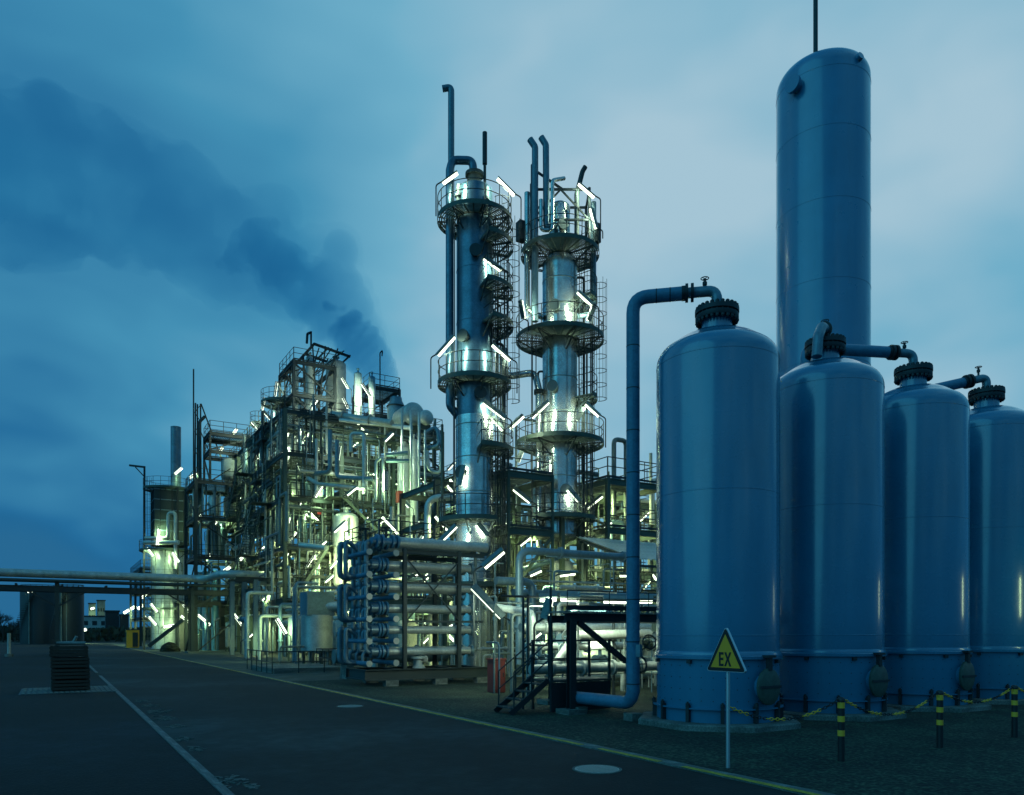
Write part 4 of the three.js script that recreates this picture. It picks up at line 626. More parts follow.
{ // the lesser piping: levels, drops and loops through every bay
  const g = 'small pipes threading the process structure', deck = ['ground level', 'first deck', 'second deck', 'third deck', 'fourth deck'], mats = [[M.clad, 'silver'], [M.pale, 'grey'], [M.pale, 'grey'], [M.bluegrey, 'blue-grey'], [M.green, 'green'], [M.green, 'green'], [M.steel, 'dark'], [M.steel, 'dark'], [M.white, 'pale']];
  reseed(207);
  for (let n = 0; n < 700; n++) {
    const south = rnd() < 0.55, l = Math.floor(rnd() * 5), y0 = l ? ML[l - 1] : 0.2, y1 = ML[l], r = pick([0.03, 0.04, 0.045, 0.05, 0.06, 0.075, 0.1, 0.14]), [m, word] = pick(mats);
    const u = south ? rr(16.3, 29.7) : rr(-85.7, -62.3), dep = -0.4 + 4.4 * rnd() * rnd(), P = (a, y, q = dep) => (south ? V(a, y, -62 - q) : V(16 + q, y, a)), k = rnd(), where = ' pipe at the ' + deck[l] + (south ? ' on the near face' : ' on the road side') + ' of the process structure', go = (kind, pts, rad, o = {}) => pipeThing(word + ' ' + kind + where, g, pts, rad, m, { seg: 7, name: kind + '_pipe', ...o });
    if (k < 0.35) go('upright', [P(u, y0 + 0.1), P(u, y1 + rr(-0.6, 1.6))], r);
    else if (k < 0.62) { const w = rr(1.5, 6), s = rnd() < 0.5 ? 1 : -1, y = rr(y0 + 1, y1 - 0.6); go('bent', [P(u, y0 + 0.1), P(u, y), P(clamp(u + s * w, south ? 16.3 : -85.7, south ? 29.7 : -62.3), y)], r); }
    else if (k < 0.82) { const w = rr(0.6, 2.2), y = rr(y0 + 1.4, y1 + 0.4); go('looped', [P(u, y0 + 0.1), P(u, y), P(u + w, y), P(u + w, y0 + 0.1)], r); }
    else { const w = rr(3, 9), y = rr(y0 + 1.2, y1 - 0.4), e = clamp(u + w, 0, 29.8); go('level', [P(south ? u : clamp(u - w, -85.8, 0), y), P(south ? e : u, y)], r * 1.3, { flange: 1.9 }); }
  }
  reseed(213); // cable trays on hangers
  for (let n = 0; n < 44; n++) {
    const south = n % 2 === 0, l = n % 5, y = (l ? ML[l - 1] : 0.2) + rr(2.2, 3.9), u = south ? rr(16.3, 23) : rr(-78, -64), w = rr(4, south ? 7 : 12), dep = rr(-0.3, 1.2), t = thing('cable_tray', 'dark cable tray ' + ['above the ground', 'over the first deck', 'over the second deck', 'over the third deck', 'over the fourth deck'][l] + (south ? ' on the near face' : ' on the road side') + ' of the structure', 'cable tray', south ? [u, y, -62 - dep] : [16 + dep, y, u], 'cable trays on the structure');
    const A = V(0, 0, 0), B = south ? V(w, 0, 0) : V(0, 0, -w), s = south ? V(0, 0, 0.18) : V(0.18, 0, 0), b = new MB(); for (const k of [-1, 1]) b.bar(A.clone().addScaledVector(s, k), B.clone().addScaledVector(s, k), 0.03, 0.12); for (let q = 0.1; q < w; q += 0.45) { const c = A.clone().lerp(B, q / w); b.bar(c.clone().addScaledVector(s, -1), c.clone().addScaledVector(s, 1), 0.04, 0.03); } b.build('tray', M.steel, t); const cb = new MB(); for (const k of [-0.5, 0, 0.5]) cb.rod(A.clone().addScaledVector(s, k).add(V(0, 0.04, 0)), B.clone().addScaledVector(s, k).add(V(0, 0.04, 0)), 0.04, 5); cb.build('cables', M.black, t).userData.kind = 'stuff'; for (const q of [0.15, 0.85]) { const c = A.clone().lerp(B, q); piece('hanger', 'box', M.dark, t, c, c.clone().add(V(0, 0.9, 0)), 0.05); }
  }
  reseed(219); // small railed work platforms and caged ladders hung on the faces
  const decks = ['lower', 'second', 'third', 'fourth', 'upper'];
  for (let n = 0; n < 30; n++) {
    const south = n % 5 < 3, l = n % 5, y = (l ? ML[l - 1] : 0.5) + rr(1.2, 2.6), u = south ? rr(16.5, 28) : rr(-84, -64), w = rr(1.6, 3.2), t = thing('work_platform', 'small railed work platform at the ' + decks[l] + ' storey on the ' + (south ? 'near face' : 'road side') + ' of the structure', 'platform', south ? [u, y, -61.6 + rr(-0.6, 0.5)] : [15.8 + rr(-0.6, 0.3), y, u], 'small work platforms on the structure');
    const X = south ? w : 1.1, Z = south ? 1.1 : w; block('floor', M.grating, t, X / 2, -0.03, -Z / 2, X, 0.06, Z); const r = new MB(); straightRail(r, [0, 0, 0], [X, 0, 0]); straightRail(r, [0, 0, 0], [0, 0, -Z]); straightRail(r, [X, 0, 0], [X, 0, -Z]); r.build('railing', M.dark, t); for (const x of [0.1, X - 0.1]) piece('bracket', 'box', M.dark, t, [x, -0.06, -0.1], [x, -0.9, -Z + 0.05], 0.08);
    if (n % 2) ladder(t, X * 0.8, 0.15, 0, 1, -3.4, 0, n % 4 === 1);
  }
  reseed(223); const gm2 = 'small machines on the decks of the process structure';
  for (let n = 0; n < 46; n++) {
    const l = Math.floor(rnd() * 4), y = l ? ML[l - 1] + 0.03 : 0.03, south = rnd() < 0.6, x = south ? rr(16.8, 29.2) : rr(17, 19.5), z = south ? rr(-66, -62.9) : rr(-85, -63), k = rnd();
    if (k < 0.45) uprightVessel([x, y, z], rr(0.25, 0.6), rr(1.2, 2.8), pick([M.clad, M.white, M.bluegrey, M.pale]), 'small upright vessel on a deck of the process structure', 'small vessels on the structure decks', { seg: 16, leg: 0.35 });
    else if (k < 0.7) drum([x, y + 0.85, z], rr(0.3, 0.5), rr(1.2, 2.4), rnd() < 0.5, pick([M.clad, M.white, M.pale]), 'small horizontal drum on a deck of the process structure', 'small drums on the structure decks');
    else { const t = thing('pump_set', 'pump and motor on a deck of the process structure', 'pump', [x, y, z], gm2); block('bed', M.concrete, t, 0, 0.1, 0, 1.5, 0.2, 0.7); new MB().rod([-0.6, 0.5, 0], [0.1, 0.5, 0], 0.24, 12).build('motor', M.blue, t); new MB().rod([0.15, 0.5, 0], [0.45, 0.5, 0], 0.32, 14).rod([0.3, 0.5, 0], [0.3, 1.2, 0], 0.1, 8).build('pump_head', M.pale, t); }
  }
  block('control_cabinet', M.red, mainFrame, at(400, 497, 61).x - 16, at(400, 497, 61).y, at(400, 497, 61).z + 62, 0.5, 0.9, 0.5); block('alarm_panel', M.signRed, mainFrame, at(320, 512, 63).x - 16, at(320, 512, 63).y, at(320, 512, 63).z + 62, 0.45, 0.5, 0.2);
}
// ---------------------------------------------------------------- lamps of the main structure
{
  const g = 'tube lamps on the process structure', S = (q, d, l, o = {}) => lamp(...q, d, l, { group: g, power: 1.3, post: 1.2, w: 0.22, tint: q[1] < 470 ? TUBE_WHITE : q[1] > 535 ? TUBE_WARM : TUBE_RGB, ...o });
  S([275, 396, 277, 382], 71, 'steep bright lamp above the large curved balcony'); S([262, 410, 265, 398], 73, 'steep lamp at the left rim of the large curved balcony'); S([270, 419, 263, 411], 72, 'lamp below the large curved balcony'); S([260, 431, 252, 422], 74, 'lamp between the two small curved balconies'); S([263, 446, 268, 434], 73, 'thin lamp beside the lower small curved balcony');
  S([265, 459, 257, 449], 72.5, 'lamp just below the lower small curved balcony'); S([276, 458, 285, 448], 70, 'lamp at the foot of the vessel trio'); S([262, 470, 266, 483], 71, 'steep lamp under the vessel trio deck'); S([302, 443, 309, 432], 65, 'lamp right of the thick silver vessel'); S([319, 450, 312, 439], 64, 'thin lamp among the pipes below the top deck'); S([310, 410, 317, 400], 66, 'lamp below the peak of the roof truss'); S([348, 408, 343, 398], 66, 'lower of two lamps right of the roof truss'); S([348, 388, 342, 378], 67, 'upper of two lamps right of the roof truss');
  S([370, 396, 362, 384], 67, 'bright lamp on the upper deck beside the steam', { power: 2.5 }); S([338, 460, 340, 446], 61.5, 'upright lamp by the pale turning pipe'); S([385, 441, 393, 433], 59, 'lamp above the stacked pipes of the right bay'); S([387, 490, 387, 472], 57.5, 'upright bright lamp at the right bay', { power: 1.6 }); S([315, 497, 322, 486], 62, 'lamp over the green-lit middle deck'); S([347, 495, 357, 487], 59, 'lamp at the railing of the middle deck');
  S([283, 506, 285, 495], 65, 'short lamp behind the left corner post'); S([299, 506, 303, 493], 65, 'short lamp right of the left corner post'); S([409, 507, 401, 498], 58.5, 'lamp below the right bay railing'); S([334, 532, 346, 521], 58, 'long lamp before the brightly lit wide vessel'); S([349, 536, 349, 518], 60.5, 'upright lamp against the wide vessel', { power: 1.3 }); S([422, 417, 413, 407], 61.5, 'lamp at the right end of the top deck');
  S([281, 565, 288, 553], 63, 'lamp under the left corner of the structure'); S([307, 567, 315, 555], 62, 'lamp under the middle of the structure'); S([330, 568, 337, 560], 60, 'lamp under the right of the structure'); S([346, 575, 346, 557], 58.5, 'upright lamp lighting the ladder right of the structure', { power: 1.6 }); S([262, 548, 271, 541], 68, 'yellowish lamp deep below the left decks', { power: 3 }); S([290, 540, 296, 532], 66, 'lamp below the second deck');
  S([372, 548, 380, 540], 58, 'lamp right of the wide vessel'); S([420, 540, 427, 530], 56, 'lamp below the right end of the structure'); S([325, 582, 333, 575], 60, 'low lamp under the structure'); S([300, 590, 308, 582], 62, 'low lamp behind the pipe bridge end');
}

{ // lesser lamps added at seeded spots to spread green glow over the decks
  reseed(241); const spots = ['ground level', 'first deck', 'second deck', 'third deck', 'fourth deck'];
  for (let n = 0; n < 44; n++) {
    const south = n % 7 < 4, l = n % 5, y = (l ? ML[l - 1] : 0) + rr(2.0, 3.0), u = south ? rr(16.6, 29.4) : rr(-85, -63), dep = rr(0.2, 2.6), s = rnd() < 0.5 ? 1 : -1, c = south ? V(u, y, -62 - dep) : V(16 + dep, y, u), e = south ? V(0.45 * s, 0.42, 0) : V(0, 0.42, 0.45 * s);
    lamp(0, 0, 0, 0, 0, 'small added tube lamp at the ' + spots[l] + (south ? ' on the near face' : ' on the road side') + ' of the structure', { ends: [c.clone().sub(e), c.clone().add(e)], group: 'added lesser tube lamps on the structure', power: 0.8, post: y - (l ? ML[l - 1] : 0) - 0.75, w: 0.16, tint: l < 2 ? TUBE_WARM : TUBE_RGB, away: 0.2 });
  }
}
// ---------------------------------------------------------------- the second steel tower and the furnace at the far left
reseed(131);
const jT = frame('steel_tower', 'dark steel tower with a broad deck and a mast, left of the main structure', 'structure', [12, 17.4], [-80, -86.5], [5, 9.5, 13.4, 17], { floor: 0.95, brace: 0.7, mc: M.steel, mb: M.dark });
frame('deck_cabin_frame', 'small railed frame standing on the deck of the second steel tower', 'structure', [13.4, 17.2], [-80.5, -84], [20.2, 22.0], { y0: 17, floor: 0.6, brace: 0.5, w: 0.2, mc: M.dark, mb: M.dark });
uprightVessel([15.6, 17.03, -81.4], 1.0, 2.4, M.white, 'small white tank on the deck of the second steel tower', gV, { leg: 0.3 });
{
  const [x, z] = gx(198, 80), t = thing('lattice_mast', 'slim dark lattice mast with a thin pole on the second steel tower', 'mast', [x, 0, z]);
  for (const [a, b] of [[-0.35, 0], [0.35, 0], [0, -0.5]]) piece('mast_leg', 'box', M.dark, t, [a, 9, b], [a * 0.7, 26, b * 0.7], 0.14); for (let y = 10, k = 0; y < 26; y += 1, k++) piece('lattice_bar', 'box', M.dark, t, [k % 2 ? -0.33 : 0.33, y, 0], [k % 2 ? 0.33 : -0.33, y + 1, 0], 0.07);
  new MB().rod([-0.45, 9, 0.1], [-0.45, 29.5, 0.1], 0.075, 8).build('pole', M.dark, t); piece('stay', 'box', M.dark, t, [0.3, 26, 0], [2.3, 20.4, 0.3], 0.13); piece('stay', 'box', M.dark, t, [0.3, 23, 0], [1.4, 20.2, 0.2], 0.1); new MB().pipe([[0.1, 9, 0.5], [0.1, 24, 0.5], [0.6, 24.6, 0.5]], 0.16, 0.3, 8).build('riser', M.dark, t);
}
{
  const [x, z] = gx(168, 87), t = thing('process_furnace', 'round furnace with square casing and plain chimney at the far left', 'furnace', [x, 0, z]);
  const lowS = shellPart(t, 'round_casing', 1.75, 0.1, 11.2, M.clad, 0, 32); for (const y of [1.8, 3.6, 5.4, 7.2, 9]) weld(lowS, 1.75, y, 32, M.pale);
  for (let k = 0; k < 10; k++) { const q = k / 10 * 6.2832; piece('cladding_rib', 'box', M.pale, lowS, [Math.cos(q) * 1.76, 0.1, Math.sin(q) * 1.76], [Math.cos(q) * 1.76, 11.1, Math.sin(q) * 1.76], 0.06); }
  block('square_casing', M.steel, t, 0.2, 14.9, 0, 3.6, 6.2, 3.6); for (let y = 12.2; y < 18; y += 1.15) { block('casing_band', M.bluegrey, t, 0.2, y, 1.83, 3.64, 0.1, 0.06); block('casing_band', M.bluegrey, t, -1.63, y, 0, 0.06, 0.1, 3.64); } for (const k of [-1.2, 0, 1.2]) { block('casing_rib', M.dark, t, 0.2 + k, 14.9, 1.85, 0.1, 6.1, 0.08); block('casing_rib', M.dark, t, -1.65, 14.9, k, 0.08, 6.1, 0.1); }
  const st = lo(0.9, 0); new MB().lathe([[0.56, 18], [0.56, 25.4], [0.47, 25.4], [0.47, 24]], [st.x, 0, st.z], 24).build('chimney', M.bluegrey, t);
  ringPlatform(t, 18.2, 0.6, 2.6); ringPlatform(t, 11.2, 1.8, 3.0); ringPlatform(t, 4.6, 1.8, 2.7, FACE - 1.5, FACE + 1.5); const a = lo(-2.4, 0.6); piece('davit_post', 'box', M.dark, t, [a.x, 11, a.z], [a.x, 20.8, a.z], 0.2); const a2 = lo(-4.1, 0.6); piece('davit_arm', 'box', M.dark, t, [a.x, 20.7, a.z], [a2.x, 20.9, a2.z], 0.2); piece('davit_brace', 'box', M.dark, t, [a.x, 19.6, a.z], [lerp(a.x, a2.x, 0.6), 20.7, lerp(a.z, a2.z, 0.6)], 0.1);
  for (const [s, f] of [[-2.0, 1.5], [1.9, 1.8], [-2.0, -1.5]]) { const c = lo(s, f); piece('outer_post', 'box', M.dark, t, [c.x, 0, c.z], [c.x, 18.2, c.z], 0.2); }
  const l = lo(-1.2, 1.9); ladder(t, l.x, l.z, -SN, CS, 0.2, 11.2); ladder(t, l.x, l.z, -SN, CS, 11.2, 18.2); localPipe(t, 'side_pipe', [lo(-1.4, 2.6).setY(12.4), lo(1.2, 2.6).setY(12.4), lo(1.2, 2.6).setY(15.2), lo(2.0, 2.6).setY(15.2), lo(2, 2.6).setY(9)], 0.2, M.clad, 0.4, 8); localPipe(t, 'side_pipe', [lo(-1.4, 2.7).setY(11.9), lo(2.4, 2.7).setY(11.9)], 0.26, M.clad, 0.4, 8);
}
{
  const g = 'tube lamps on the furnace and second tower', S = (q, d, l, o = {}) => lamp(...q, d, l, { group: g, power: 0.9, post: 0.9, w: 0.26, ...o });
  S([175, 474, 182, 468], 85, 'lamp at the foot of the furnace chimney'); S([157, 545, 159, 529], 84, 'steep lamp at the left of the furnace upper ring', { power: 1.5 }); S([153, 556, 147, 548], 84.5, 'lamp at the outer left of the furnace ring'); S([179, 562, 172, 553], 83.5, 'lamp below the furnace upper ring'); S([157, 612, 151, 604], 83.5, 'lamp against the left of the round furnace casing', { power: 0.45 }); S([156, 625, 149, 617], 83, 'low lamp left of the furnace', { power: 0.45 }); S([189, 612, 183, 604], 83, 'lamp against the right of the round furnace casing', { power: 0.45 }); S([190, 623, 181, 616], 82.5, 'low lamp right of the furnace', { power: 0.45 }); S([210, 625, 198, 615], 78, 'low lamp between furnace and second steel tower');
  S([164, 627, 175, 625], 83, 'nearly level lamp at the furnace foot', { power: 0.45 }); S([208, 531, 217, 521], 78, 'lamp on the face of the second steel tower'); S([197, 521, 202, 514], 79, 'small lamp at the left of the second steel tower'); S([217, 509, 211, 505], 79, 'small lamp below the broad deck'); S([233, 434, 237, 429], 79, 'small lamp on the deck cabin frame'); S([219, 453, 223, 447], 80, 'lamp by the small white tank', { post: 0.5 }); S([190, 478, 196, 473], 80, 'small lamp at the mast foot'); S([242, 625, 233, 613], 70, 'low lamp before the second steel tower'); S([286, 634, 277, 619], 50, 'large low lamp behind the guard railing'); S([224, 571, 230, 567], 70, 'small lamp above the pipe bridge'); S([240, 560, 248, 552], 74, 'lamp below the second tower decks'); S([205, 560, 211, 554], 80, 'lamp inside the second tower');
}
{ // stout blue pipes standing below the second steel tower, and small piping on its faces
  const g = 'stout blue risers below the second steel tower'; [[199, 84], [206, 83], [215, 82], [233, 80]].forEach(([px, d], k) => { const [x, z] = gx(px, d); pipeThing(['first', 'second', 'third', 'fourth'][k] + ' stout blue upright pipe from the furnace, below the second steel tower', g, [[x, 0, z], [x, 8.6, z]], 0.38, M.blue, { flange: 4, seg: 16 }); });
  reseed(307); const g2 = 'small pipes on the furnace and second tower', st = ['at the ground', 'on the first storey', 'on the second storey', 'on the third storey']; for (let n = 0; n < 52; n++) { const l = Math.floor(rnd() * 4), ys = [0.2, 5, 9.5, 13.4, 17], y0 = ys[l], y1 = ys[l + 1], south = rnd() < 0.6, u = south ? rr(12.2, 17.2) : rr(-86, -80.3), dep = rr(0.2, 2.5), P = (a, y) => (south ? V(a, y, -80 - dep) : V(12 + dep, y, a)), r = pick([0.06, 0.08, 0.1, 0.14]), m = pick([M.clad, M.pale, M.bluegrey, M.green]), k = rnd(), W = new Map([[M.clad, 'silver'], [M.pale, 'grey'], [M.bluegrey, 'blue-grey'], [M.green, 'green']]).get(m), lab = W + ' ' + (k < 0.4 ? 'upright' : k < 0.75 ? 'bent' : 'looped') + ' pipe ' + st[l] + ' of the second steel tower, ' + (south ? 'near face' : 'road side'); if (k < 0.4) pipeThing(lab, g2, [P(u, y0), P(u, y1)], r, m, { seg: 7 }); else if (k < 0.75) { const y = rr(y0 + 1, y1 - 0.4), w = rr(1, 3); pipeThing(lab, g2, [P(u, y0), P(u, y), P(u + w, y)], r, m, { seg: 7 }); } else { const y = rr(y0 + 1, y1 - 0.4), w = rr(0.6, 1.5); pipeThing(lab, g2, [P(u, y0), P(u, y), P(u + w, y), P(u + w, y0)], r, m, { seg: 7 }); } }
  for (let n = 0; n < 8; n++) uprightVessel([rr(12.8, 16.8), [0.03, 5.03, 9.53, 13.43][n % 4], rr(-85, -81)], rr(0.35, 0.75), rr(1.6, 3), pick([M.clad, M.white, M.bluegrey]), 'small upright vessel inside the second steel tower', 'small vessels in the second tower', { seg: 16, leg: 0.35 });
}
const wd = (m) => new Map([[M.clad, 'silver'], [M.pale, 'grey'], [M.white, 'pale'], [M.bluegrey, 'blue-grey'], [M.green, 'green']]).get(m) ?? 'grey', lv = (y) => (y < 1 ? 'at the foot' : y < 5 ? 'on the first level' : y < 8 ? 'on the second level' : 'on the third level');

// ---------------------------------------------------------------- heat exchanger skid beside the road
{
  const t = thing('exchanger_skid', 'skid of stacked heat exchangers in a braced frame beside the road', 'exchanger', [9.8, 0, -26.4]);
  const row = (k) => 1.27 + 0.81 * k;
  for (const z of [-0.06, -2.14]) piece('skid_beam', 'ibeam', M.steel, t, [-0.1, 0.42, z], [5.05, 0.42, z], 0.22, 0.40); for (const x of [0, 1.43, 3.7, 4.95]) piece('skid_beam', 'ibeam', M.steel, t, [x, 0.42, -0.17], [x, 0.42, -2.03], 0.2, 0.38); for (const x of [0.9, 2.9, 4.7]) for (const z of [-0.06, -2.14]) block('foot_block', M.concrete, t, x, 0.11, z, 0.5, 0.22, 0.34);
  for (const x of [1.43, 3.7, 4.75]) for (const z of [0, -2.2]) if (!(x > 4.7 && z === 0)) piece('post', 'ibeam', M.steel, t, [x, 0.62, z], [x, 5.12, z], 0.14, 0.14); for (const z of [0, -2.2]) piece('top_beam', 'ibeam', M.steel, t, [1.36, 5.0, z], [4.82, 5.0, z], 0.12, 0.16);
  for (const y of [2.4, 0.75 + 3.1]) piece('cross_beam', 'box', M.steel, t, [1.43, y, -0.02], [4.75, y, -0.02], 0.06, 0.08); piece('brace', 'box', M.steel, t, [1.5, 2.45, 0.05], [3.65, 4.7, 0.05], 0.07, 0.035); piece('brace', 'box', M.steel, t, [1.5, 4.7, 0.09], [3.65, 2.45, 0.09], 0.07, 0.035);
  const rnd5 = () => 0.9 + 0.2 * rnd(); reseed(401);
  for (let k = 0; k < 6; k++) {
    const y = row(k);
    for (const z of [-0.36, -1.05, -1.75]) {
      const sh = new MB(); sh.rod([0.86, y, z], [4.35, y, z], k === 5 && z > -0.5 ? 0.19 : 0.152, 18); sh.build('exchanger_tube', M.clad, t);
      for (const x of [0.50, 0.62, 0.80]) new MB().rod([x, y, z], [x + 0.07, y, z], 0.255, 18).build('flange', M.blue, t);
      new MB().rod([0.22, y, z], [0.86, y, z], 0.17, 16).build('channel_head', M.bluegrey, t);
      new MB().rod([4.35, y, z], [4.46, y, z], 0.22, 16).build('flange', M.bluegrey, t);
      if (k < 5) { new MB().pipe([[0.30, y, z], [0.06, y, z], [0.06, y + 0.81, z], [0.30, y + 0.81, z]], 0.085, 0.16, 10).build('return_bend', M.bluegrey, t); if (z > -0.5) new MB().pipe([[4.4, y, z], [4.62, y, z], [4.62, y + 0.55, z], [4.5, y + 0.81, z]], 0.07, 0.16, 8).build('return_bend', M.pale, t); }
    }
    for (const [x, yy] of [[-0.02, y - 0.42], [1.02, y - 0.41]]) { new MB().rod([x, yy, -2.05], [x, yy, 0.16], 0.085, 14).build('header_stub', M.blue, t); new MB().rod([x, yy, 0.16], [x, yy, 0.205], 0.118, 16).build('end_cap', M.white, t); new MB().rod([x, yy, 0.10], [x, yy, 0.135], 0.118, 16).build('flange', M.blue, t); }
    for (const z of [-0.5, -1.2, -1.9]) new MB().pipe([[-0.02, y - 0.42, z], [-0.02, y - 0.05, z], [0.25, y, z]], 0.06, 0.14, 8).build('branch_pipe', M.bluegrey, t);
  }
  for (const [x, z, r] of [[-0.42, -1.9, 0.11], [-0.46, -1.1, 0.085]]) for (const k of [0, 2, 4]) new MB().pipe([[-0.02, row(k) - 0.42, z], [x, row(k) - 0.42, z], [x, row(k) + 0.95, z], [-0.02, row(k) + 0.81 - 0.42 + 0.2, z]], r, 0.26, 12).build('manifold_bend', M.bluegrey, t);
  new MB().rod([1.2, 5.36, -0.15], [5.0, 5.36, -0.15], 0.19, 18).build('top_pipe', M.clad, t); new MB().rod([0.2, 5.36, -0.15], [1.2, 5.36, -0.15], 0.13, 14).build('top_pipe', M.blue, t); for (const x of [0.35, 0.55, 0.95, 1.15]) new MB().rod([x, 5.36, -0.15], [x + 0.08, 5.36, -0.15], 0.25, 16).build('flange', M.blue, t);
  new MB().rod([0.75, 5.3, -0.15], [0.75, 5.85, -0.15], 0.05, 8).rod([0.2, 5.3, -0.8], [0.2, 5.85, -0.8], 0.05, 8).build('valve_stem', M.dark, t); handwheel(t, [0.75, 5.86, -0.15], V(0, 1, 0), 0.17, M.dark); handwheel(t, [0.2, 5.86, -0.8], V(0, 1, 0), 0.17, M.dark);
  new MB().pipe([[2.1, 0.66, -0.4], [2.1, 0.95, -0.4], [2.5, 0.95, -0.4]], 0.15, 0.2, 12).build('pump_stub', M.white, t); new MB().lathe([[0.26, 0.64], [0.14, 0.8], [0.14, 0.95], [0.3, 1.0], [0.3, 1.06], [0, 1.07]], [2.05, 0, -0.1], 14).build('drain_pot', M.white, t);
}
{ // red hydrant cabinet
  const t = thing('hydrant_cabinet', 'dull red hydrant cabinet at the end of the exchanger skid', 'cabinet', [12.5, 0, -21.75]);
  block('body', M.red, t, 0, 0.56, 0, 0.44, 1.06, 0.42); block('door', M.red, t, -0.02, 0.57, 0.225, 0.36, 0.95, 0.03); block('roof', M.red, t, 0, 1.11, 0, 0.50, 0.05, 0.48); block('foot', M.dark, t, 0, 0.03, 0, 0.40, 0.06, 0.38); block('handle', M.dark, t, 0.12, 0.6, 0.25, 0.03, 0.14, 0.03);
}
// ---------------------------------------------------------------- pipe gantry, stair and low piping between skid and vessels
{
  const t = thing('pipe_gantry', 'dark steel pipe gantry with a knee brace left of the downcomer', 'gantry', [10.85, 0, -15.2]);
  for (const [x, z] of [[0, 0], [5.5, 0], [1.0, -2.4], [5.5, -2.4]]) { const w = z ? 0.09 : 0.18; piece('post', 'ibeam', M.dark, t, [x, 0.1, z], [x, 2.32, z], w, w); block('base_plate', M.concrete, t, x, 0.06, z, 0.55, 0.13, 0.55); }
  for (const z of [0, -2.4]) { piece('beam', 'ibeam', M.dark, t, [z ? 0.9 : -0.2, 2.36, z], [6.5, 2.36, z], 0.16, 0.2); if (!z) piece('knee_brace', 'box', M.dark, t, [0.2, 2.25, z], [1.7, 1.25, z], 0.12); } for (const x of [1.8, 3.6, 5.5]) piece('beam', 'ibeam', M.dark, t, [x, 2.36, -0.1], [x, 2.36, -2.3], 0.14, 0.18);
  const w = new MB(); for (let x = -0.1; x < 6.4; x += 0.2) w.box(x, 2.50, -0.45, 0.09, 0.03, 0.8); w.build('walkway_grating', M.pale, t).userData.kind = 'stuff'; const r = new MB(); straightRail(r, [-0.1, 2.52, -0.03], [6.4, 2.52, -0.03], 0.5, 0.016); r.build('railing', M.dark, t);
}
{
  const t = thing('access_stair', 'short dark steel stair with a landing at the foot of the gantry', 'stair', [9.5, 0, -16.0]);
  for (const z of [0.32, -0.42]) { piece('stringer', 'box', M.dark, t, [-0.1, 0.03, z], [0.98, 0.80, z], 0.04, 0.14); for (const h of [0.5, 0.95]) piece('handrail', 'cyl', M.dark, t, [0.0, 0.08 + h, z], [1.0, 0.80 + h, z], 0.018); for (const s of [0, 0.5, 1]) piece('rail_post', 'cyl', M.dark, t, [s, 0.05 + 0.72 * s, z], [s, 1.03 + 0.72 * s, z], 0.018); }
  for (let k = 0; k < 4; k++) block('tread', M.steel, t, 0.04 + k * 0.26, 0.16 + k * 0.185, -0.05, 0.24, 0.03, 0.72);
  block('landing', M.steel, t, 1.95, 0.78, -0.05, 1.9, 0.05, 0.95); for (const [x, z] of [[1.05, 0.38], [2.85, 0.38], [1.05, -0.48], [2.85, -0.48]]) piece('landing_post', 'box', M.dark, t, [x, 0.02, z], [x, 1.80, z], 0.055); for (const h of [1.3, 1.78]) { piece('landing_rail', 'cyl', M.dark, t, [1.05, h, -0.48], [2.85, h, -0.48], 0.018); piece('landing_rail', 'cyl', M.dark, t, [1.05, h, 0.38], [2.85, h, 0.38], 0.018); } block('skirting_plate', M.dark, t, 1.95, 0.38, 0.40, 1.85, 0.72, 0.02); for (const [x, h] of [[0.9, 2.9], [1.75, 3.2]]) piece('slim_pole', 'cyl', M.dark, t, [x, 0, -0.7], [x, h, -0.7], 0.032);
}
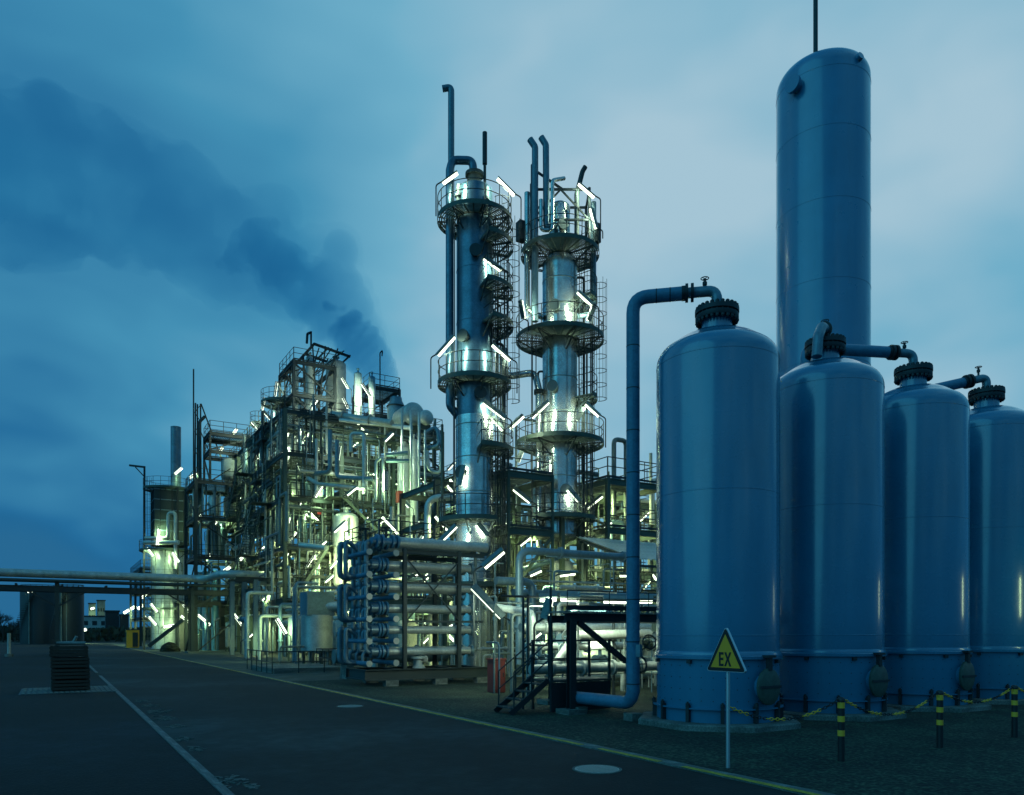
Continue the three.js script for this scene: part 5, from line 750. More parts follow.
{ // low piping in the lamp light
  const g = 'low pipes behind the gantry', W = (l, pts, r, m = M.white, o = {}) => pipeThing(l, g, pts, r, m, { seg: 14, ...o });
  W('thick pale pipe lying low behind the downcomer', [[11.4, 0.95, -17.9], [17.5, 0.95, -17.9]], 0.15, M.white, { flange: 1.1 }); W('pale pipe at knee height behind the gantry', [[12.2, 1.55, -19.5], [18.5, 1.55, -19.5]], 0.13, M.clad, { flange: 0.9 }); W('slanting pale pipe with an elbow behind the gantry', [[12.6, 0.9, -18.6], [13.6, 1.9, -18.8], [16.5, 1.95, -18.8]], 0.15, M.white); W('upper pale pipe passing behind the gantry', [[12.6, 2.15, -20.4], [19, 2.15, -20.4]], 0.14, M.clad, { flange: 1.5 }); W('low thin pipe on sleepers behind the stair', [[13.4, 0.45, -20.8], [20, 0.45, -20.8]], 0.11, M.pale, { flange: 2 });
  W('tall blue pipe bent over at head height right of the skid', [[14.4, 0.4, -23.4], [14.4, 4.95, -23.4], [19.8, 4.95, -23.4]], 0.14, M.bluegrey, { bend: 0.5, flange: 3 }); W('second blue pipe stepping down right of the skid', [[14.0, 3.9, -24.4], [15.6, 3.9, -24.4], [15.6, 0.4, -24.4]], 0.15, M.bluegrey, { bend: 0.4, flange: 1.7 }); W('thin pipe looping right of the skid', [[14.9, 3.2, -24.9], [14.9, 2.3, -24.9], [20, 2.3, -24.9]], 0.09, M.bluegrey); W('level pipe below the shelter roof', [[15.4, 3.55, -25.5], [27, 3.55, -25.5]], 0.14, M.bluegrey, { flange: 2.6 }); W('thin level pipe under the shelter roof', [[15.4, 3.15, -25.9], [27, 3.15, -25.9]], 0.09, M.pale, { flange: 2.6 }); W('stout upright pipe left of the gantry', [[12.9, 0.3, -20.2], [12.9, 2.6, -20.2], [12.9, 2.9, -23]], 0.13, M.clad);
  reseed(421); const zone = (z) => (z > -20.5 ? 'close behind the gantry' : z > -23.5 ? 'in the middle of the low piping' : 'at the back of the low piping'), g2 = 'small pipes in the low piping';
  for (let n = 0; n < 210; n++) { const x = rr(11.2, 23), z = rr(-31, -17.8), r = pick([0.018, 0.022, 0.03, 0.035, 0.045, 0.06, 0.085]), m = pick([M.clad, M.white, M.pale, M.bluegrey]), k = rnd(), h = rr(0.5, z < -24 ? 5.4 : 3.4); if (x < 14.6 && z < -21) continue; const lab = wd(m) + ' ' + (k < 0.35 || (k >= 0.6 && k < 0.8) ? 'bent' : k < 0.6 ? 'level' : 'looped') + ' pipe ' + zone(z) + ', ' + (r < 0.05 ? 'thin' : r < 0.09 ? 'of middling size' : 'thick'); if (k < 0.35) pipeThing(lab, g2, [[x, 0.1, z], [x, h, z], [x + rr(0.4, 1.6), h, z]], r, m, { seg: 8 }); else if (k < 0.6) pipeThing(lab, g2, [[x, h, z], [x + rr(1.5, 4), h, z]], r, m, { seg: 8, flange: 1.1 }); else if (k < 0.8) pipeThing(lab, g2, [[x, 0.1, z], [x, h, z], [x, h, z - rr(0.5, 2)]], r, m, { seg: 8 }); else pipeThing(lab, g2, [[x, 0.1, z], [x, h * 0.6, z], [x + 0.5, h * 0.6, z], [x + 0.5, 0.1, z]], r, m, { seg: 8 }); }
  [[15.0, 1.62, -17.3], [16.8, 1.2, -17.5], [13.6, 1.7, -19.3], [17.3, 2.2, -19.2], [14.9, 0.95, -17.7], [12.4, 1.1, -19.0], [18.4, 1.6, -20.2], [16.2, 1.0, -21.0], [19.2, 2.4, -22.0], [13.3, 0.75, -21.4]].forEach((p, k) => valve(p, 0.11 + (k % 3) * 0.02, (k % 3 ? 'blue-grey' : 'green') + ' handwheel valve in the low piping, ' + ['first', 'second', 'third', 'fourth', 'fifth', 'sixth', 'seventh', 'eighth', 'ninth', 'tenth'][[4, 5, 0, 1, 2, 3, 6, 7, 8, 9].indexOf(k)] + ' from the downcomer', 'valves in the low piping', k % 2 ? V(0, 1, 0) : V(-0.3, 0.25, 0.92).normalize(), k % 3 ? M.bluegrey : M.green));
  for (let n = 0; n < 10; n++) uprightVessel([rr(17, 24), 0.03, rr(-29, -22)], rr(0.25, 0.5), rr(1.2, 2.6), pick([M.clad, M.white, M.bluegrey]), 'small upright vessel in the yard behind the gantry', 'small vessels behind the gantry', { seg: 18, leg: 0.3 });
  drum([17.5, 0.95, -22.4], 0.5, 2.6, true, M.clad, 'horizontal drum in the yard behind the gantry', 'drums in the yard'); 
}
{ // shelter with a corrugated roof
  const t = thing('corrugated_shelter', 'open shelter with a grey corrugated roof left of the storage vessels', 'shelter', [22.3, 0, -26.6]);
  const b = new MB(), n = 46, W = 6.5, P = (i, k, dy) => V(W * i / n, lerp(5.3, 6.75, k) + 0.035 * Math.cos(i / n * W / 0.28 * 6.2832) + dy, lerp(0.2, -4.3, k)); for (let i = 0; i < n * 3; i++) { const a = i / 3, c = (i + 1) / 3; b.quad(P(a, 0, 0), P(c, 0, 0), P(c, 1, 0), P(a, 1, 0)); b.quad(P(c, 0, -0.012), P(a, 0, -0.012), P(a, 1, -0.012), P(c, 1, -0.012)); b.quad(P(a, 0, -0.012), P(c, 0, -0.012), P(c, 0, 0), P(a, 0, 0)); } b.build('roof_sheet', M.clad, t);
  for (const [x, z, h] of [[0.3, 0, 5.25], [6.2, 0, 5.25], [0.3, -4, 6.55], [6.2, -4, 6.55]]) piece('post', 'box', M.steel, t, [x, 0, z], [x, h, z], 0.16); for (const x of [0.3, 3.2, 6.2]) piece('rafter', 'box', M.steel, t, [x, 5.17, 0.1], [x, 6.55, -4.2], 0.12); for (const [z, y] of [[0, 5.0], [-4, 6.45]]) piece('purlin', 'box', M.steel, t, [0, y, z], [6.5, y, z], 0.1);
}
// ---------------------------------------------------------------- pipe rack behind the columns
reseed(151);
const RX = [19, 24.5, 30, 35.5, 41], RZ = [-40, -45], RL = [3.4, 6, 8.6, 10.8];
frame('pipe_rack', 'long steel pipe rack behind the two tall columns', 'rack', RX, RZ, RL, { floor: 0.25, brace: 0.25, mc: M.green, mb: M.green, rails: false });
{
  const g = 'level pipes on the long pipe rack'; reseed(157);
  RL.forEach((y, l) => { for (let k = 0; k < 7; k++) { const z = -40.5 - k * 0.63, r = rr(0.09, 0.24); pipeThing(['front', 'second', 'third', 'middle', 'fifth', 'sixth', 'rear'][k] + ' level pipe on the ' + ['lowest', 'second', 'third', 'top'][l] + ' tier of the long pipe rack', g, [[19.2 + rr(0, 3), y + r + 0.03, z], [41, y + r + 0.03, z]], r, pick([M.clad, M.clad, M.white, M.bluegrey, M.pale]), { seg: 10, flange: 3.4, name: 'level_pipe' }); } });
  for (let n = 0; n < 150; n++) { const x = rr(16, 38), z = rr(-47, -34.5), r = pick([0.035, 0.05, 0.07, 0.1, 0.14]), y0 = pick([0.1, 3.5, 6.1, 8.7]), h = rr(1.5, 5), k = rnd(), m = pick([M.clad, M.pale, M.white, M.bluegrey, M.green]); if (k < 0.45) pipeThing(wd(m) + ' upright pipe ' + lv(y0) + ' of the rack behind the columns', 'upright pipes among the rack', [[x, y0, z], [x, y0 + h, z]], r, m, { seg: 7, name: 'upright_pipe' }); else if (k < 0.75) pipeThing(wd(m) + ' bent pipe ' + lv(y0) + ' of the rack behind the columns', 'bent pipes among the rack', [[x, y0, z], [x, y0 + h, z], [x + rr(0.8, 3), y0 + h, z]], r, m, { seg: 7, name: 'bent_pipe' }); else pipeThing(wd(m) + ' looped pipe ' + lv(y0) + ' of the rack behind the columns', 'looped pipes among the rack', [[x, y0, z], [x, y0 + h, z], [x + 0.9, y0 + h, z], [x + 0.9, y0, z]], r, m, { seg: 7, name: 'looped_pipe' }); }
  for (let n = 0; n < 9; n++) uprightVessel([rr(15.5, 34), 0.03, rr(-50, -36.5)], rr(0.4, 0.8), rr(2.5, 6.5), pick([M.clad, M.white, M.bluegrey]), 'upright vessel standing among the pipe rack', 'vessels among the pipe rack', { seg: 20 });
  frame('side_platform', 'railed steel platform between the left column and the main structure', 'platform', [13.2, 16.6], [-34, -39], [3.6, 6.2], { floor: 0.8, brace: 0.6, w: 0.15, mc: M.green, mb: M.green });
  frame('side_platform', 'railed steel platform between the two columns', 'platform', [19.2, 21.8], [-32.2, -36], [3.8, 7.2, 10.0], { floor: 0.8, brace: 0.6, w: 0.12, mc: M.green, mb: M.green });
  frame('side_platform', 'railed steel platform right of the right column', 'platform', [25.2, 29], [-32, -37], [4.2, 7.6, 10.2], { floor: 0.8, brace: 0.6, w: 0.2, mc: M.green, mb: M.green });
  reseed(163); for (let n = 0; n < 16; n++) { const x = rr(15.5, 31), z = rr(-39, -34.6), y = pick([2.4, 5, 7.6, 9.6]), w = rr(1.4, 2.6), t = thing('work_platform', 'small railed work platform ' + lv(y) + ' among the pipes behind the columns', 'platform', [x, y, z], 'small work platforms among the rack'); block('floor', M.grating, t, w / 2, -0.03, -0.6, w, 0.06, 1.2); const r = new MB(); straightRail(r, [0, 0, 0], [w, 0, 0]); straightRail(r, [0, 0, 0], [0, 0, -1.2]); straightRail(r, [w, 0, 0], [w, 0, -1.2]); r.build('railing', M.dark, t); for (const px of [0.05, w - 0.05]) for (const pz of [-0.05, -1.15]) piece('leg', 'box', M.dark, t, [px, -y, pz], [px, -0.06, pz], 0.09); ladder(t, w * 0.5, 0.2, 0, 1, -y, 0, n % 2 === 0); }
  const h = 'tube lamps among the pipe rack', S = (q, d, l, o = {}) => lamp(...q, d, l, { group: h, power: 2.2, post: 1.0, tint: TUBE_WARM, ...o });
  S([587, 508, 602, 496], 44, 'sloping lamp on the pipe rack right of the right column'); S([616, 503, 616, 488], 46, 'upright lamp on top of the pipe rack'); S([537, 520, 548, 512], 42, 'lamp between the columns on the rack'); S([520, 545, 530, 537], 40, 'lamp below the rack between the columns'); S([600, 530, 611, 522], 42, 'lamp in the rack above the shelter roof'); S([640, 520, 648, 512], 44, 'lamp in the rack beside the downcomer'); S([505, 520, 512, 530], 41, 'lamp at the foot of the left column ladder'); S([585, 545, 596, 540], 41, 'lamp behind the shelter ridge'); S([560, 575, 575, 573], 36, 'lamp under the right column platforms'); S([425, 575, 434, 566], 45, 'lamp behind the top of the exchanger skid'); S([455, 595, 466, 588], 42, 'lamp behind the exchanger tubes'); S([410, 610, 420, 603], 45, 'low lamp behind the exchanger skid'); S([620, 575, 634, 575], 36.5, 'level lamp inside the shelter', { post: 0 }); S([530, 575, 541, 570], 36, 'lamp behind the bent-over blue pipe'); S([440, 630, 452, 624], 40, 'lowest lamp behind the exchanger skid');
}
{ // lesser lamps added at seeded spots to brighten the rack behind the columns
  reseed(177); for (let n = 0; n < 22; n++) { const x = rr(16, 38), z = rr(-43, -36), l = n % 4, y = [0, 3.4, 6, 8.6][l] + rr(1.5, 2.2), s = rnd() < 0.5 ? 1 : -1, c = V(x, y, z), e = V(0.45 * s, 0.42, 0); lamp(0, 0, 0, 0, 0, 'small added tube lamp ' + ['at the foot', 'on the first level', 'on the second level', 'on the third level'][l] + ' of the pipe rack behind the columns', { ends: [c.clone().sub(e), c.clone().add(e)], group: 'added lesser tube lamps in the rack', power: 0.8, post: 1.3, w: 0.16, tint: TUBE_WARM, away: 0.2 }); }
}
{ // lamps of the near piping
  const h = 'tube lamps of the low piping', S = (q, d, l, o = {}) => lamp(...q, d, l, { group: h, tint: TUBE_WHITE, power: 0.55, ...o });
  S([484, 567, 503, 551], 25, 'long tilted lamp high at the right end of the skid', { post: 2.2 }); S([502, 617, 473, 587], 24.2, 'large tilted lamp in front of the right end of the skid', { post: 1.4, away: 0.9 }); S([540, 598.5, 556, 598], 22.5, 'left level lamp over the low piping', { post: 0, power: 0.85 }); S([561, 598, 579, 598.5], 22.5, 'right one of the paired level lamps over the low piping', { post: 0, power: 0.85 }); S([604, 600, 626, 600.5], 22.5, 'level lamp behind the downcomer', { post: 0, power: 0.85 }); S([545, 618, 550, 600], 22, 'added steep lamp behind the stair'); S([590, 640, 606, 640], 24, 'added low lamp in the piping behind the gantry', { post: 0.8 }); S([640, 600, 652, 600], 22.5, 'level lamp beside the first storage vessel', { post: 0, power: 0.85 });  // the steep and the low lamp are added to light the piping under the deck
  for (const [q, d, l] of [[[300, 630, 308, 622], 56, 'added low lamp left of the clad vessel'], [[345, 610, 352, 602], 52, 'added low lamp right of the clad vessel'], [[262, 600, 270, 592], 66, 'added lamp behind the trestle posts'], [[318, 548, 326, 541], 60, 'added lamp over the green-lit pipe'], [[365, 585, 374, 578], 50, 'added lamp left behind the skid top'], [[245, 640, 252, 634], 62, 'added lowest lamp by the guard railing'], [[395, 580, 404, 572], 48, 'added lamp behind the skid frame'], [[600, 625, 612, 625], 27, 'added lamp low behind the downcomer'], [[530, 640, 540, 632], 28, 'added lamp low behind the stair landing']]) lamp(...q, d, l, { group: 'added low lamps before the structure', tint: TUBE_WARM, power: d > 40 ? 1.8 : 0.9, post: 1.0, w: 0.2 });  // lamps added low down to spread green glow under the structure
  const t = thing('lamp_rail', 'thin steel rail carrying the level lamps over the low piping', 'rail', [11.6, 0, -19.0]); for (const x of [0.4, 3.6, 6.8]) piece('rail_post', 'cyl', M.dark, t, [x, 0, 0], [x, 3.1, 0], 0.045); piece('rail_bar', 'cyl', M.dark, t, [-0.5, 3.04, 0], [7.4, 3.04, 0], 0.035);
}
// ---------------------------------------------------------------- pipe bridge across the road
{
  const t = thing('pipe_bridge', 'steel pipe bridge crossing over the road', 'bridge', [0.3, 0, -77.9]);
  for (const x of [-10.7, 0, 11, 16.5]) for (const z of [0.5, -0.9]) { piece('post', 'ibeam', M.steel, t, [x, 0, z], [x, 6.3, z], 0.34, 0.34); } for (const x of [-10.7, 0, 11, 16.5]) { piece('cross_beam', 'ibeam', M.dark, t, [x, 6.3, 0.9], [x, 6.3, -1.3], 0.25, 0.3); block('footing', M.concrete, t, x, 0.08, -0.2, 0.9, 0.16, 2.2); }
  for (const z of [0.6, -1.0]) for (const y of [5.75]) for (const [a, b] of [[-22, -10.7], [-10.7, 0], [0, 11], [11, 17]]) piece('girder', 'ibeam', M.dark, t, [a, y, z], [b - 0.03, y, z], 0.2, 0.5); for (let x = -20; x < 16; x += 3.4) piece('sleeper', 'box', M.dark, t, [x, 6.08, 0.8], [x, 6.08, -1.2], 0.16); for (const x of [0, 11]) { piece('knee_brace', 'box', M.dark, t, [x, 4.2, 0.55], [x + 2.2, 5.55, 0.55], 0.14); piece('knee_brace', 'box', M.dark, t, [x, 4.2, 0.55], [x - 2.2, 5.55, 0.55], 0.14); }
  const g = 'pipes crossing the road on the bridge'; pipeThing('thick pale pipe crossing the road and looping towards the camera', g, [[-24, 7.05, -77.6], [12.5, 7.05, -77.6], [12.5, 7.05, -69.5], [18.8, 7.05, -69.5], [18.8, 7.05, -76]], 0.36, M.clad, { bend: 1.6, seg: 18, name: 'bridge_pipe' }); pipeThing('thinner dark pipe under the thick one on the bridge', g, [[-24, 6.42, -77.2], [17, 6.42, -77.2]], 0.16, M.steel, { name: 'bridge_pipe', seg: 12 }); pipeThing('second thick pale pipe right of the loop on the bridge', g, [[15.0, 6.3, -66.5], [25, 6.3, -66.5], [25, 6.3, -72]], 0.36, M.clad, { name: 'bridge_pipe', bend: 1.2, seg: 18 });
  const s = thing('pipe_trestle', 'pair of grey trestle posts carrying the pipe loop beside the road', 'trestle', [14.4, 0, -66]); for (const [x, z] of [[0, -3.6], [-1.0, -3.6], [0.2, 0], [4.4, -3.6], [4.4, 0]]) { piece('post', 'ibeam', M.bluegrey, s, [x, 0, z], [x, 6.4, z], 0.36, 0.36); } for (const z of [-3.6, 0]) piece('beam', 'ibeam', M.steel, s, [-1.4, 6.45, z], [5.2, 6.45, z], 0.22, 0.3); piece('beam', 'ibeam', M.steel, s, [0.1, 5.6, -3.5], [0.1, 5.6, 0], 0.2, 0.26);
}
{ // guard railing, ground pipe and clad vessel between road and structure
  const t = thing('guard_railing', 'tubular guard railing round the pit beside the road', 'railing', [10.6, 0, -37.2]); const b = (a, c) => { const L = vec(a).distanceTo(vec(c)), n = Math.round(L / 1.1); for (const h of [0.55, 1.05]) piece('rail', 'cyl', M.dark, t, vec(a).add(V(0, h, 0)), vec(c).add(V(0, h, 0)), 0.026); for (let k = 0; k <= n; k++) { const p = vec(a).lerp(vec(c), k / n); piece('rail_post', 'cyl', M.dark, t, p, p.clone().add(V(0, 1.08, 0)), 0.028); } }; b([-1.6, 0, 0], [2.2, 0, 0]); b([-1.6, 0, 0], [-1.6, 0, -5.5]); b([2.2, 0, 0], [2.2, 0, -5.5]); b([2.2, 0, -5.5], [8.6, 0, -5.5]);
  block('pit_kerb', M.concrete, t, 0.3, 0.12, -2.6, 3.6, 0.24, 5.0);
  pipeThing('very thick dull pipe lying near the ground left of the skid', 'ground pipes', [[10.2, 0.95, -31.6], [15.5, 0.95, -31.6]], 0.30, M.pale, { flange: 2.4, seg: 18 }); for (const x of [10.8, 13.2]) { const s = thing('pipe_saddle', x < 12 ? 'left saddle under the very thick ground pipe' : 'right saddle under the very thick ground pipe', 'saddle', [x, 0, -31.6]); block('block', M.concrete, s, 0, 0.3, 0, 0.35, 0.62, 0.8); }
  const [vx, vz] = gx(317, 45), v = thing('clad_vessel', 'pale clad vessel with a square top behind the guard railing', 'vessel', [vx, 0, vz]); shellPart(v, 'round_casing', 0.92, 0.9, 3.0, M.clad, 0, 28); block('square_top', M.bluegrey, v, 0, 3.65, 0, 1.6, 1.4, 1.5); for (let k = 0; k < 4; k++) { const q = k * 1.571 + 0.6; piece('leg', 'box', M.steel, v, [Math.cos(q) * 0.8, 0, Math.sin(q) * 0.8], [Math.cos(q) * 0.8, 1.0, Math.sin(q) * 0.8], 0.14); } new MB().rod(lo(0.6, 0.2).setY(3.5), lo(1.9, 0.2).setY(3.5), 0.3, 16).rod(lo(1.5, 0.2).setY(3.5), lo(1.62, 0.2).setY(3.5), 0.45, 18).build('outlet', M.clad, v);
  reseed(431); for (let n = 0; n < 40; n++) { const x = rr(10.5, 19), z = rr(-60, -34), r = pick([0.06, 0.09, 0.13, 0.18]), h = rr(0.6, 5.5), m = pick([M.clad, M.pale, M.bluegrey, M.white]), k = rnd(); if (x < 12.5 && z < -34 && z > -43) continue; pipeThing(wd(m) + ' ' + (k < 0.4 || k >= 0.7 ? 'bent' : 'level') + ' pipe in the yard ' + (z > -45 ? 'close behind the skid' : 'before the process structure') + (h > 3 ? ', above head height' : ', below head height'), 'pipes in the yard before the structure', k < 0.4 ? [[x, 0.1, z], [x, h, z], [x + rr(1, 4), h, z]] : k < 0.7 ? [[x, h, z], [x + rr(2, 6), h, z]] : [[x, 0.1, z], [x, h, z], [x, h, z - rr(2, 6)]], r, m, { seg: 8, flange: 2.2 }); }
  const yardZ = Array.from({ length: 10 }, () => rr(-58, -40)).sort((a, b) => b - a); for (let n = 0; n < 10; n++) uprightVessel([rr(13, 20), 0.03, yardZ[n]], rr(0.4, 0.8), rr(1.5, 3.8), pick([M.clad, M.white, M.bluegrey]), ['first', 'second', 'third', 'fourth', 'fifth', 'sixth', 'seventh', 'eighth', 'ninth', 'tenth'][n] + ' small vessel in depth of the ten scattered before the process structure', 'vessels in the yard before the structure', { seg: 18 });
}
// ---------------------------------------------------------------- added building to hide the horizon and catch lamp light; frames behind the plant
{
  const t = thing('added_building', 'added low block building hiding the horizon behind the process structure', 'building', [14, 0, -92]); block('wall', M.brick, t, 18, 2.6, -2, 40, 5.2, 5); block('roof', M.dark, t, 18, 5.3, -2, 40.6, 0.25, 5.6); for (let x = 0; x < 37; x += 3.2) { block('window', M.dark, t, x, 3.2, 0.53, 1.6, 1.1, 0.06); }
  reseed(167); frame('rear_structure', 'dark steel structure standing behind the main process structure', 'structure', [20, 25.5, 31, 36], [-97, -103], [6, 10.5, 15], { floor: 0.8, brace: 0.5, mc: M.dark, mb: M.dark });
  frame('rear_structure', 'steel structure with pipes seen between main structure and left column', 'structure', [31.5, 36], [-60, -66, -72], [5, 9.5, 13.4, 16.4], { floor: 0.8, brace: 0.6, mc: M.steel, mb: M.steel });
  reseed(173); for (let n = 0; n < 34; n++) { const x = rr(31.7, 36), z = rr(-64, -60.2), y0 = pick([0.2, 5, 9.5, 13.4]), h = rr(1.5, 5), k = rnd(); pipeThing('pipe on the steel structure right of the main one', 'pipes on the side structure', k < 0.5 ? [[x, y0, z], [x, y0 + h, z]] : k < 0.8 ? [[x, y0, z], [x, y0 + h, z], [x + rr(0.6, 2), y0 + h, z]] : [[31.5, y0 + h * 0.6, z], [36, y0 + h * 0.6, z]], pick([0.08, 0.11, 0.15, 0.2]), pick([M.clad, M.pale, M.bluegrey]), { seg: 8 }); }
  lamp(448, 470, 455, 462, 72, 'lamp on the structure seen left of the left column', { group: 'tube lamps on the process structure', power: 2.2, w: 0.2 }); lamp(442, 505, 449, 497, 70, 'lower lamp on the structure seen left of the left column', { group: 'tube lamps on the process structure', power: 2.2, w: 0.2 });
}

// ---------------------------------------------------------------- left foreground: slatted drain cover and stacked crates
{
  const t = thing('slatted_cover', 'pale slatted concrete cover set in the dark pavement by the road', 'drain cover', [-0.9, 0, -30.2]);
  for (let k = 0; k < 18; k++) for (const [z, l] of [[0.78, 1.46], [-0.75, 1.46]]) block('slat', M.concrete, t, 0.08 + k * 0.152, 0.012, z, 0.116, 0.04, l);
  block('frame_bar', M.dark, t, 1.36, 0.007, 0, 2.8, 0.012, 3.2);
}
{
  const words = ['lowest crate of the dark stack on the slatted cover', 'second crate from the bottom of the dark stack', 'third crate from the bottom of the dark stack', 'topmost crate of the dark stack on the slatted cover']; reseed(501);
  words.forEach((w, k) => {
    const t = thing('slatted_crate', w, 'crate', [0.48 + rr(-0.03, 0.03), 0.035 + k * 0.375, -30.0 + rr(-0.03, 0.03)], 'stacked slatted crates'); t.rotation.y = rr(-0.05, 0.05);
    for (const x of [-0.5, 0.5]) for (const z of [-0.5, 0.5]) block('corner_post', M.wood, t, x, 0.19, z, 0.09, 0.37, 0.09); for (const y of [0.075, 0.19, 0.305]) for (const s of [-1, 1]) { block('side_board', M.wood, t, 0, y, s * 0.555, 1.1, 0.085, 0.02); block('side_board', M.wood, t, s * 0.555, y, 0, 0.02, 0.085, 1.08); } block('floor_board', M.wood, t, 0, 0.03, 0, 1.05, 0.03, 1.05);
  });
  const c = thing('pipe_offcut', 'short pipe offcuts lying on the crate stack', 'pipe', [0.5, 1.55, -30]); new MB().rod([-0.3, 0.07, 0.1], [0.45, 0.07, 0.2], 0.06, 10).build('tube', M.pale, c); new MB().pipe([[-0.4, 0.07, -0.25], [0.1, 0.09, -0.25], [0.2, 0.3, -0.2]], 0.05, 0.1, 8).build('bent_tube', M.pale, c);
}
{ // marker post and low clutter at the left edge
  const [x, z] = gx(9, 62), t = thing('marker_post', 'pale marker post at the left edge of the picture', 'post', [x, 0, z]); new MB().rod([0, 0, 0], [0, 1.9, 0], 0.13, 10).build('post', M.white, t); new MB().lathe([[0.3, 0], [0.3, 0.2], [0.13, 0.24]], [0, 0, 0], 14).build('foot', M.concrete, t);
}
// ---------------------------------------------------------------- far background at the left
function farTank(px, d, R, h, label) { const [x, z] = gx(px, d), t = thing('far_tank', label, 'tank', [x, 0, z], 'large dark tanks beyond the bridge'); const s = shellPart(t, 'shell', R, 0, h, M.dark, 0.5, 40); for (let y = 1.6; y < h; y += 1.6) weld(s, R, y, 40, M.dark); const r = new MB(); ringRail(r, R - 0.1, h, 0, 6.2832, 1.1, 0.05); r.build('railing', M.dark, t); const c = lo(R * 0.1, R * 0.99); new MB().rod([c.x - 0.35, 0, c.z + 0.05], [c.x - 0.35, h, c.z + 0.05], 0.1, 6).rod([c.x + 0.35, 0, c.z + 0.05], [c.x + 0.35, h, c.z + 0.05], 0.1, 6).build('ladder_rail', M.pale, t); const st = new MB(); for (let k = 0; k < 30; k++) { const q = FACE + 1.2 - k * 0.05, y = h * k / 30; st.box(Math.cos(q) * (R + 0.4), y, Math.sin(q) * (R + 0.4), 0.9, 0.08, 0.35, -q); } st.build('spiral_stair', M.dark, t).userData.kind = 'stuff'; }
farTank(41, 128, 3.0, 8.7, 'large dark storage tank beyond the bridge, at the left'); farTank(70, 120, 1.95, 8.3, 'narrow dark tank in front of the large one beyond the bridge');
{
  const far = (px, py0, py1, w, d, m, name, l, c) => { const [x, z] = gx(px, d), t = thing(name, l, c, [x, 0, z], 'far buildings beyond the road end'), h = hy(py0, d), wd = w * d / FOCAL; block('wall', m, t, 0, h / 2, 0, wd, h, wd); block('roof', M.dark, t, 0, h + 0.2, 0, wd + 0.4, 0.4, wd + 0.4); for (let y = 2; y < h - 1; y += 3) for (let k = -1; k <= 1; k++) block('window', M.dark, t, k * wd * 0.3, y, wd / 2 + 0.05, wd * 0.16, 1.4, 0.12); return t; };
  far(94, 617, 640, 26, 260, M.white, 'far_shed', 'pale low shed at the end of the road', 'building'); far(92, 604, 640, 6, 300, M.pale, 'far_tower_block', 'left of two pale far towers beyond the road', 'tower'); far(101, 601, 640, 7, 310, M.pale, 'far_tower_block', 'right of two pale far towers beyond the road', 'tower'); far(112, 612, 640, 12, 200, M.dark, 'far_shed', 'dark shed right of the pale far towers', 'building'); far(124, 616, 640, 8, 170, M.dark, 'far_shed', 'dark shed beside the far lit structure', 'building');
  reseed(183); frame('far_structure', 'far dark steel structure with lamps left of the furnace', 'structure', [10.5, 14.5], [-118, -126, -134], [4, 8, 11], { floor: 0.8, brace: 0.6, mc: M.dark, mb: M.dark });
  const S = (q, d, l) => lamp(...q, d, l, { group: 'far lamps left of the furnace', power: 3, w: 0.4, post: 0.8 }); S([124, 613, 129, 610], 118, 'left of the far lamps beyond the yellow cabinet'); S([131, 609, 136, 606], 116, 'middle one of the far lamps beyond the yellow cabinet'); S([138, 609, 143, 605], 115, 'right of the far lamps beyond the yellow cabinet'); S([142, 598, 146, 594], 114, 'topmost of the far lamps left of the furnace'); S([140, 620, 146, 617], 112, 'lowest of the far lamps left of the furnace'); lamp(82, 630.5, 86, 629.5, 130, 'small far lamp beside the narrow dark tank', { power: 3, w: 0.5, post: 1.2, group: 'far lamps by the tanks' }); lamp(28, 591.5, 32, 591, 110, 'small lamp on top of the large dark tank', { power: 2, w: 0.4, post: 0.4, group: 'far lamps by the tanks' }); lamp(91, 609, 94, 608, 290, 'tiny lamp on the left far tower', { power: 4, w: 0.8, post: 0, group: 'far lamps by the tanks' });
  const [yx, yz] = gx(132.5, 95), y = thing('yellow_cabin', 'yellow cabin with a dark door beside the far end of the kerb', 'cabin', [yx, 0, yz]); block('body', M.yellow, y, 0, 1.15, 0, 1.4, 2.2, 1.4); block('roof', M.dark, y, 0, 2.3, 0, 1.55, 0.12, 1.55); block('door', M.dark, y, 0.25, 1.05, 0.72, 0.6, 1.8, 0.05); block('door', M.dark, y, -0.72, 1.05, 0, 0.05, 1.8, 0.6);
  const [hx, hz] = gx(170, 78), heap = thing('spoil_heap', 'dark heap of spoil before the furnace foot', 'heap', [hx, 0, hz]), hb = new THREE.IcosahedronGeometry(1, 4), p = hb.attributes.position; for (let k = 0; k < p.count; k++) { const v = V().fromBufferAttribute(p, k); const s = 1 + 0.3 * (fbm3(v.x * 2.5 + 3, v.y * 2.5, v.z * 2.5) - 0.5); p.setXYZ(k, v.x * 1.0 * s, Math.max(-0.05, v.y * 0.95 * s), v.z * 1.0 * s); } hb.computeVertexNormals(); gm('mound', hb, M.earth, heap);
  const cv = thing('inclined_conveyor', 'dark inclined chute leaning up beside the furnace foot', 'chute', [...gx(150, 79).slice(0, 1), 0, gx(150, 79)[1]]); const e1 = at(183, 620, 79).sub(cv.position), e0 = at(149, 646, 79).sub(cv.position); piece('chute', 'box', M.dark, cv, e0, e1, 0.4, 0.3); piece('leg', 'box', M.dark, cv, [e1.x * 0.8, 0, e1.z * 0.8], e0.clone().lerp(e1, 0.8), 0.12);
}
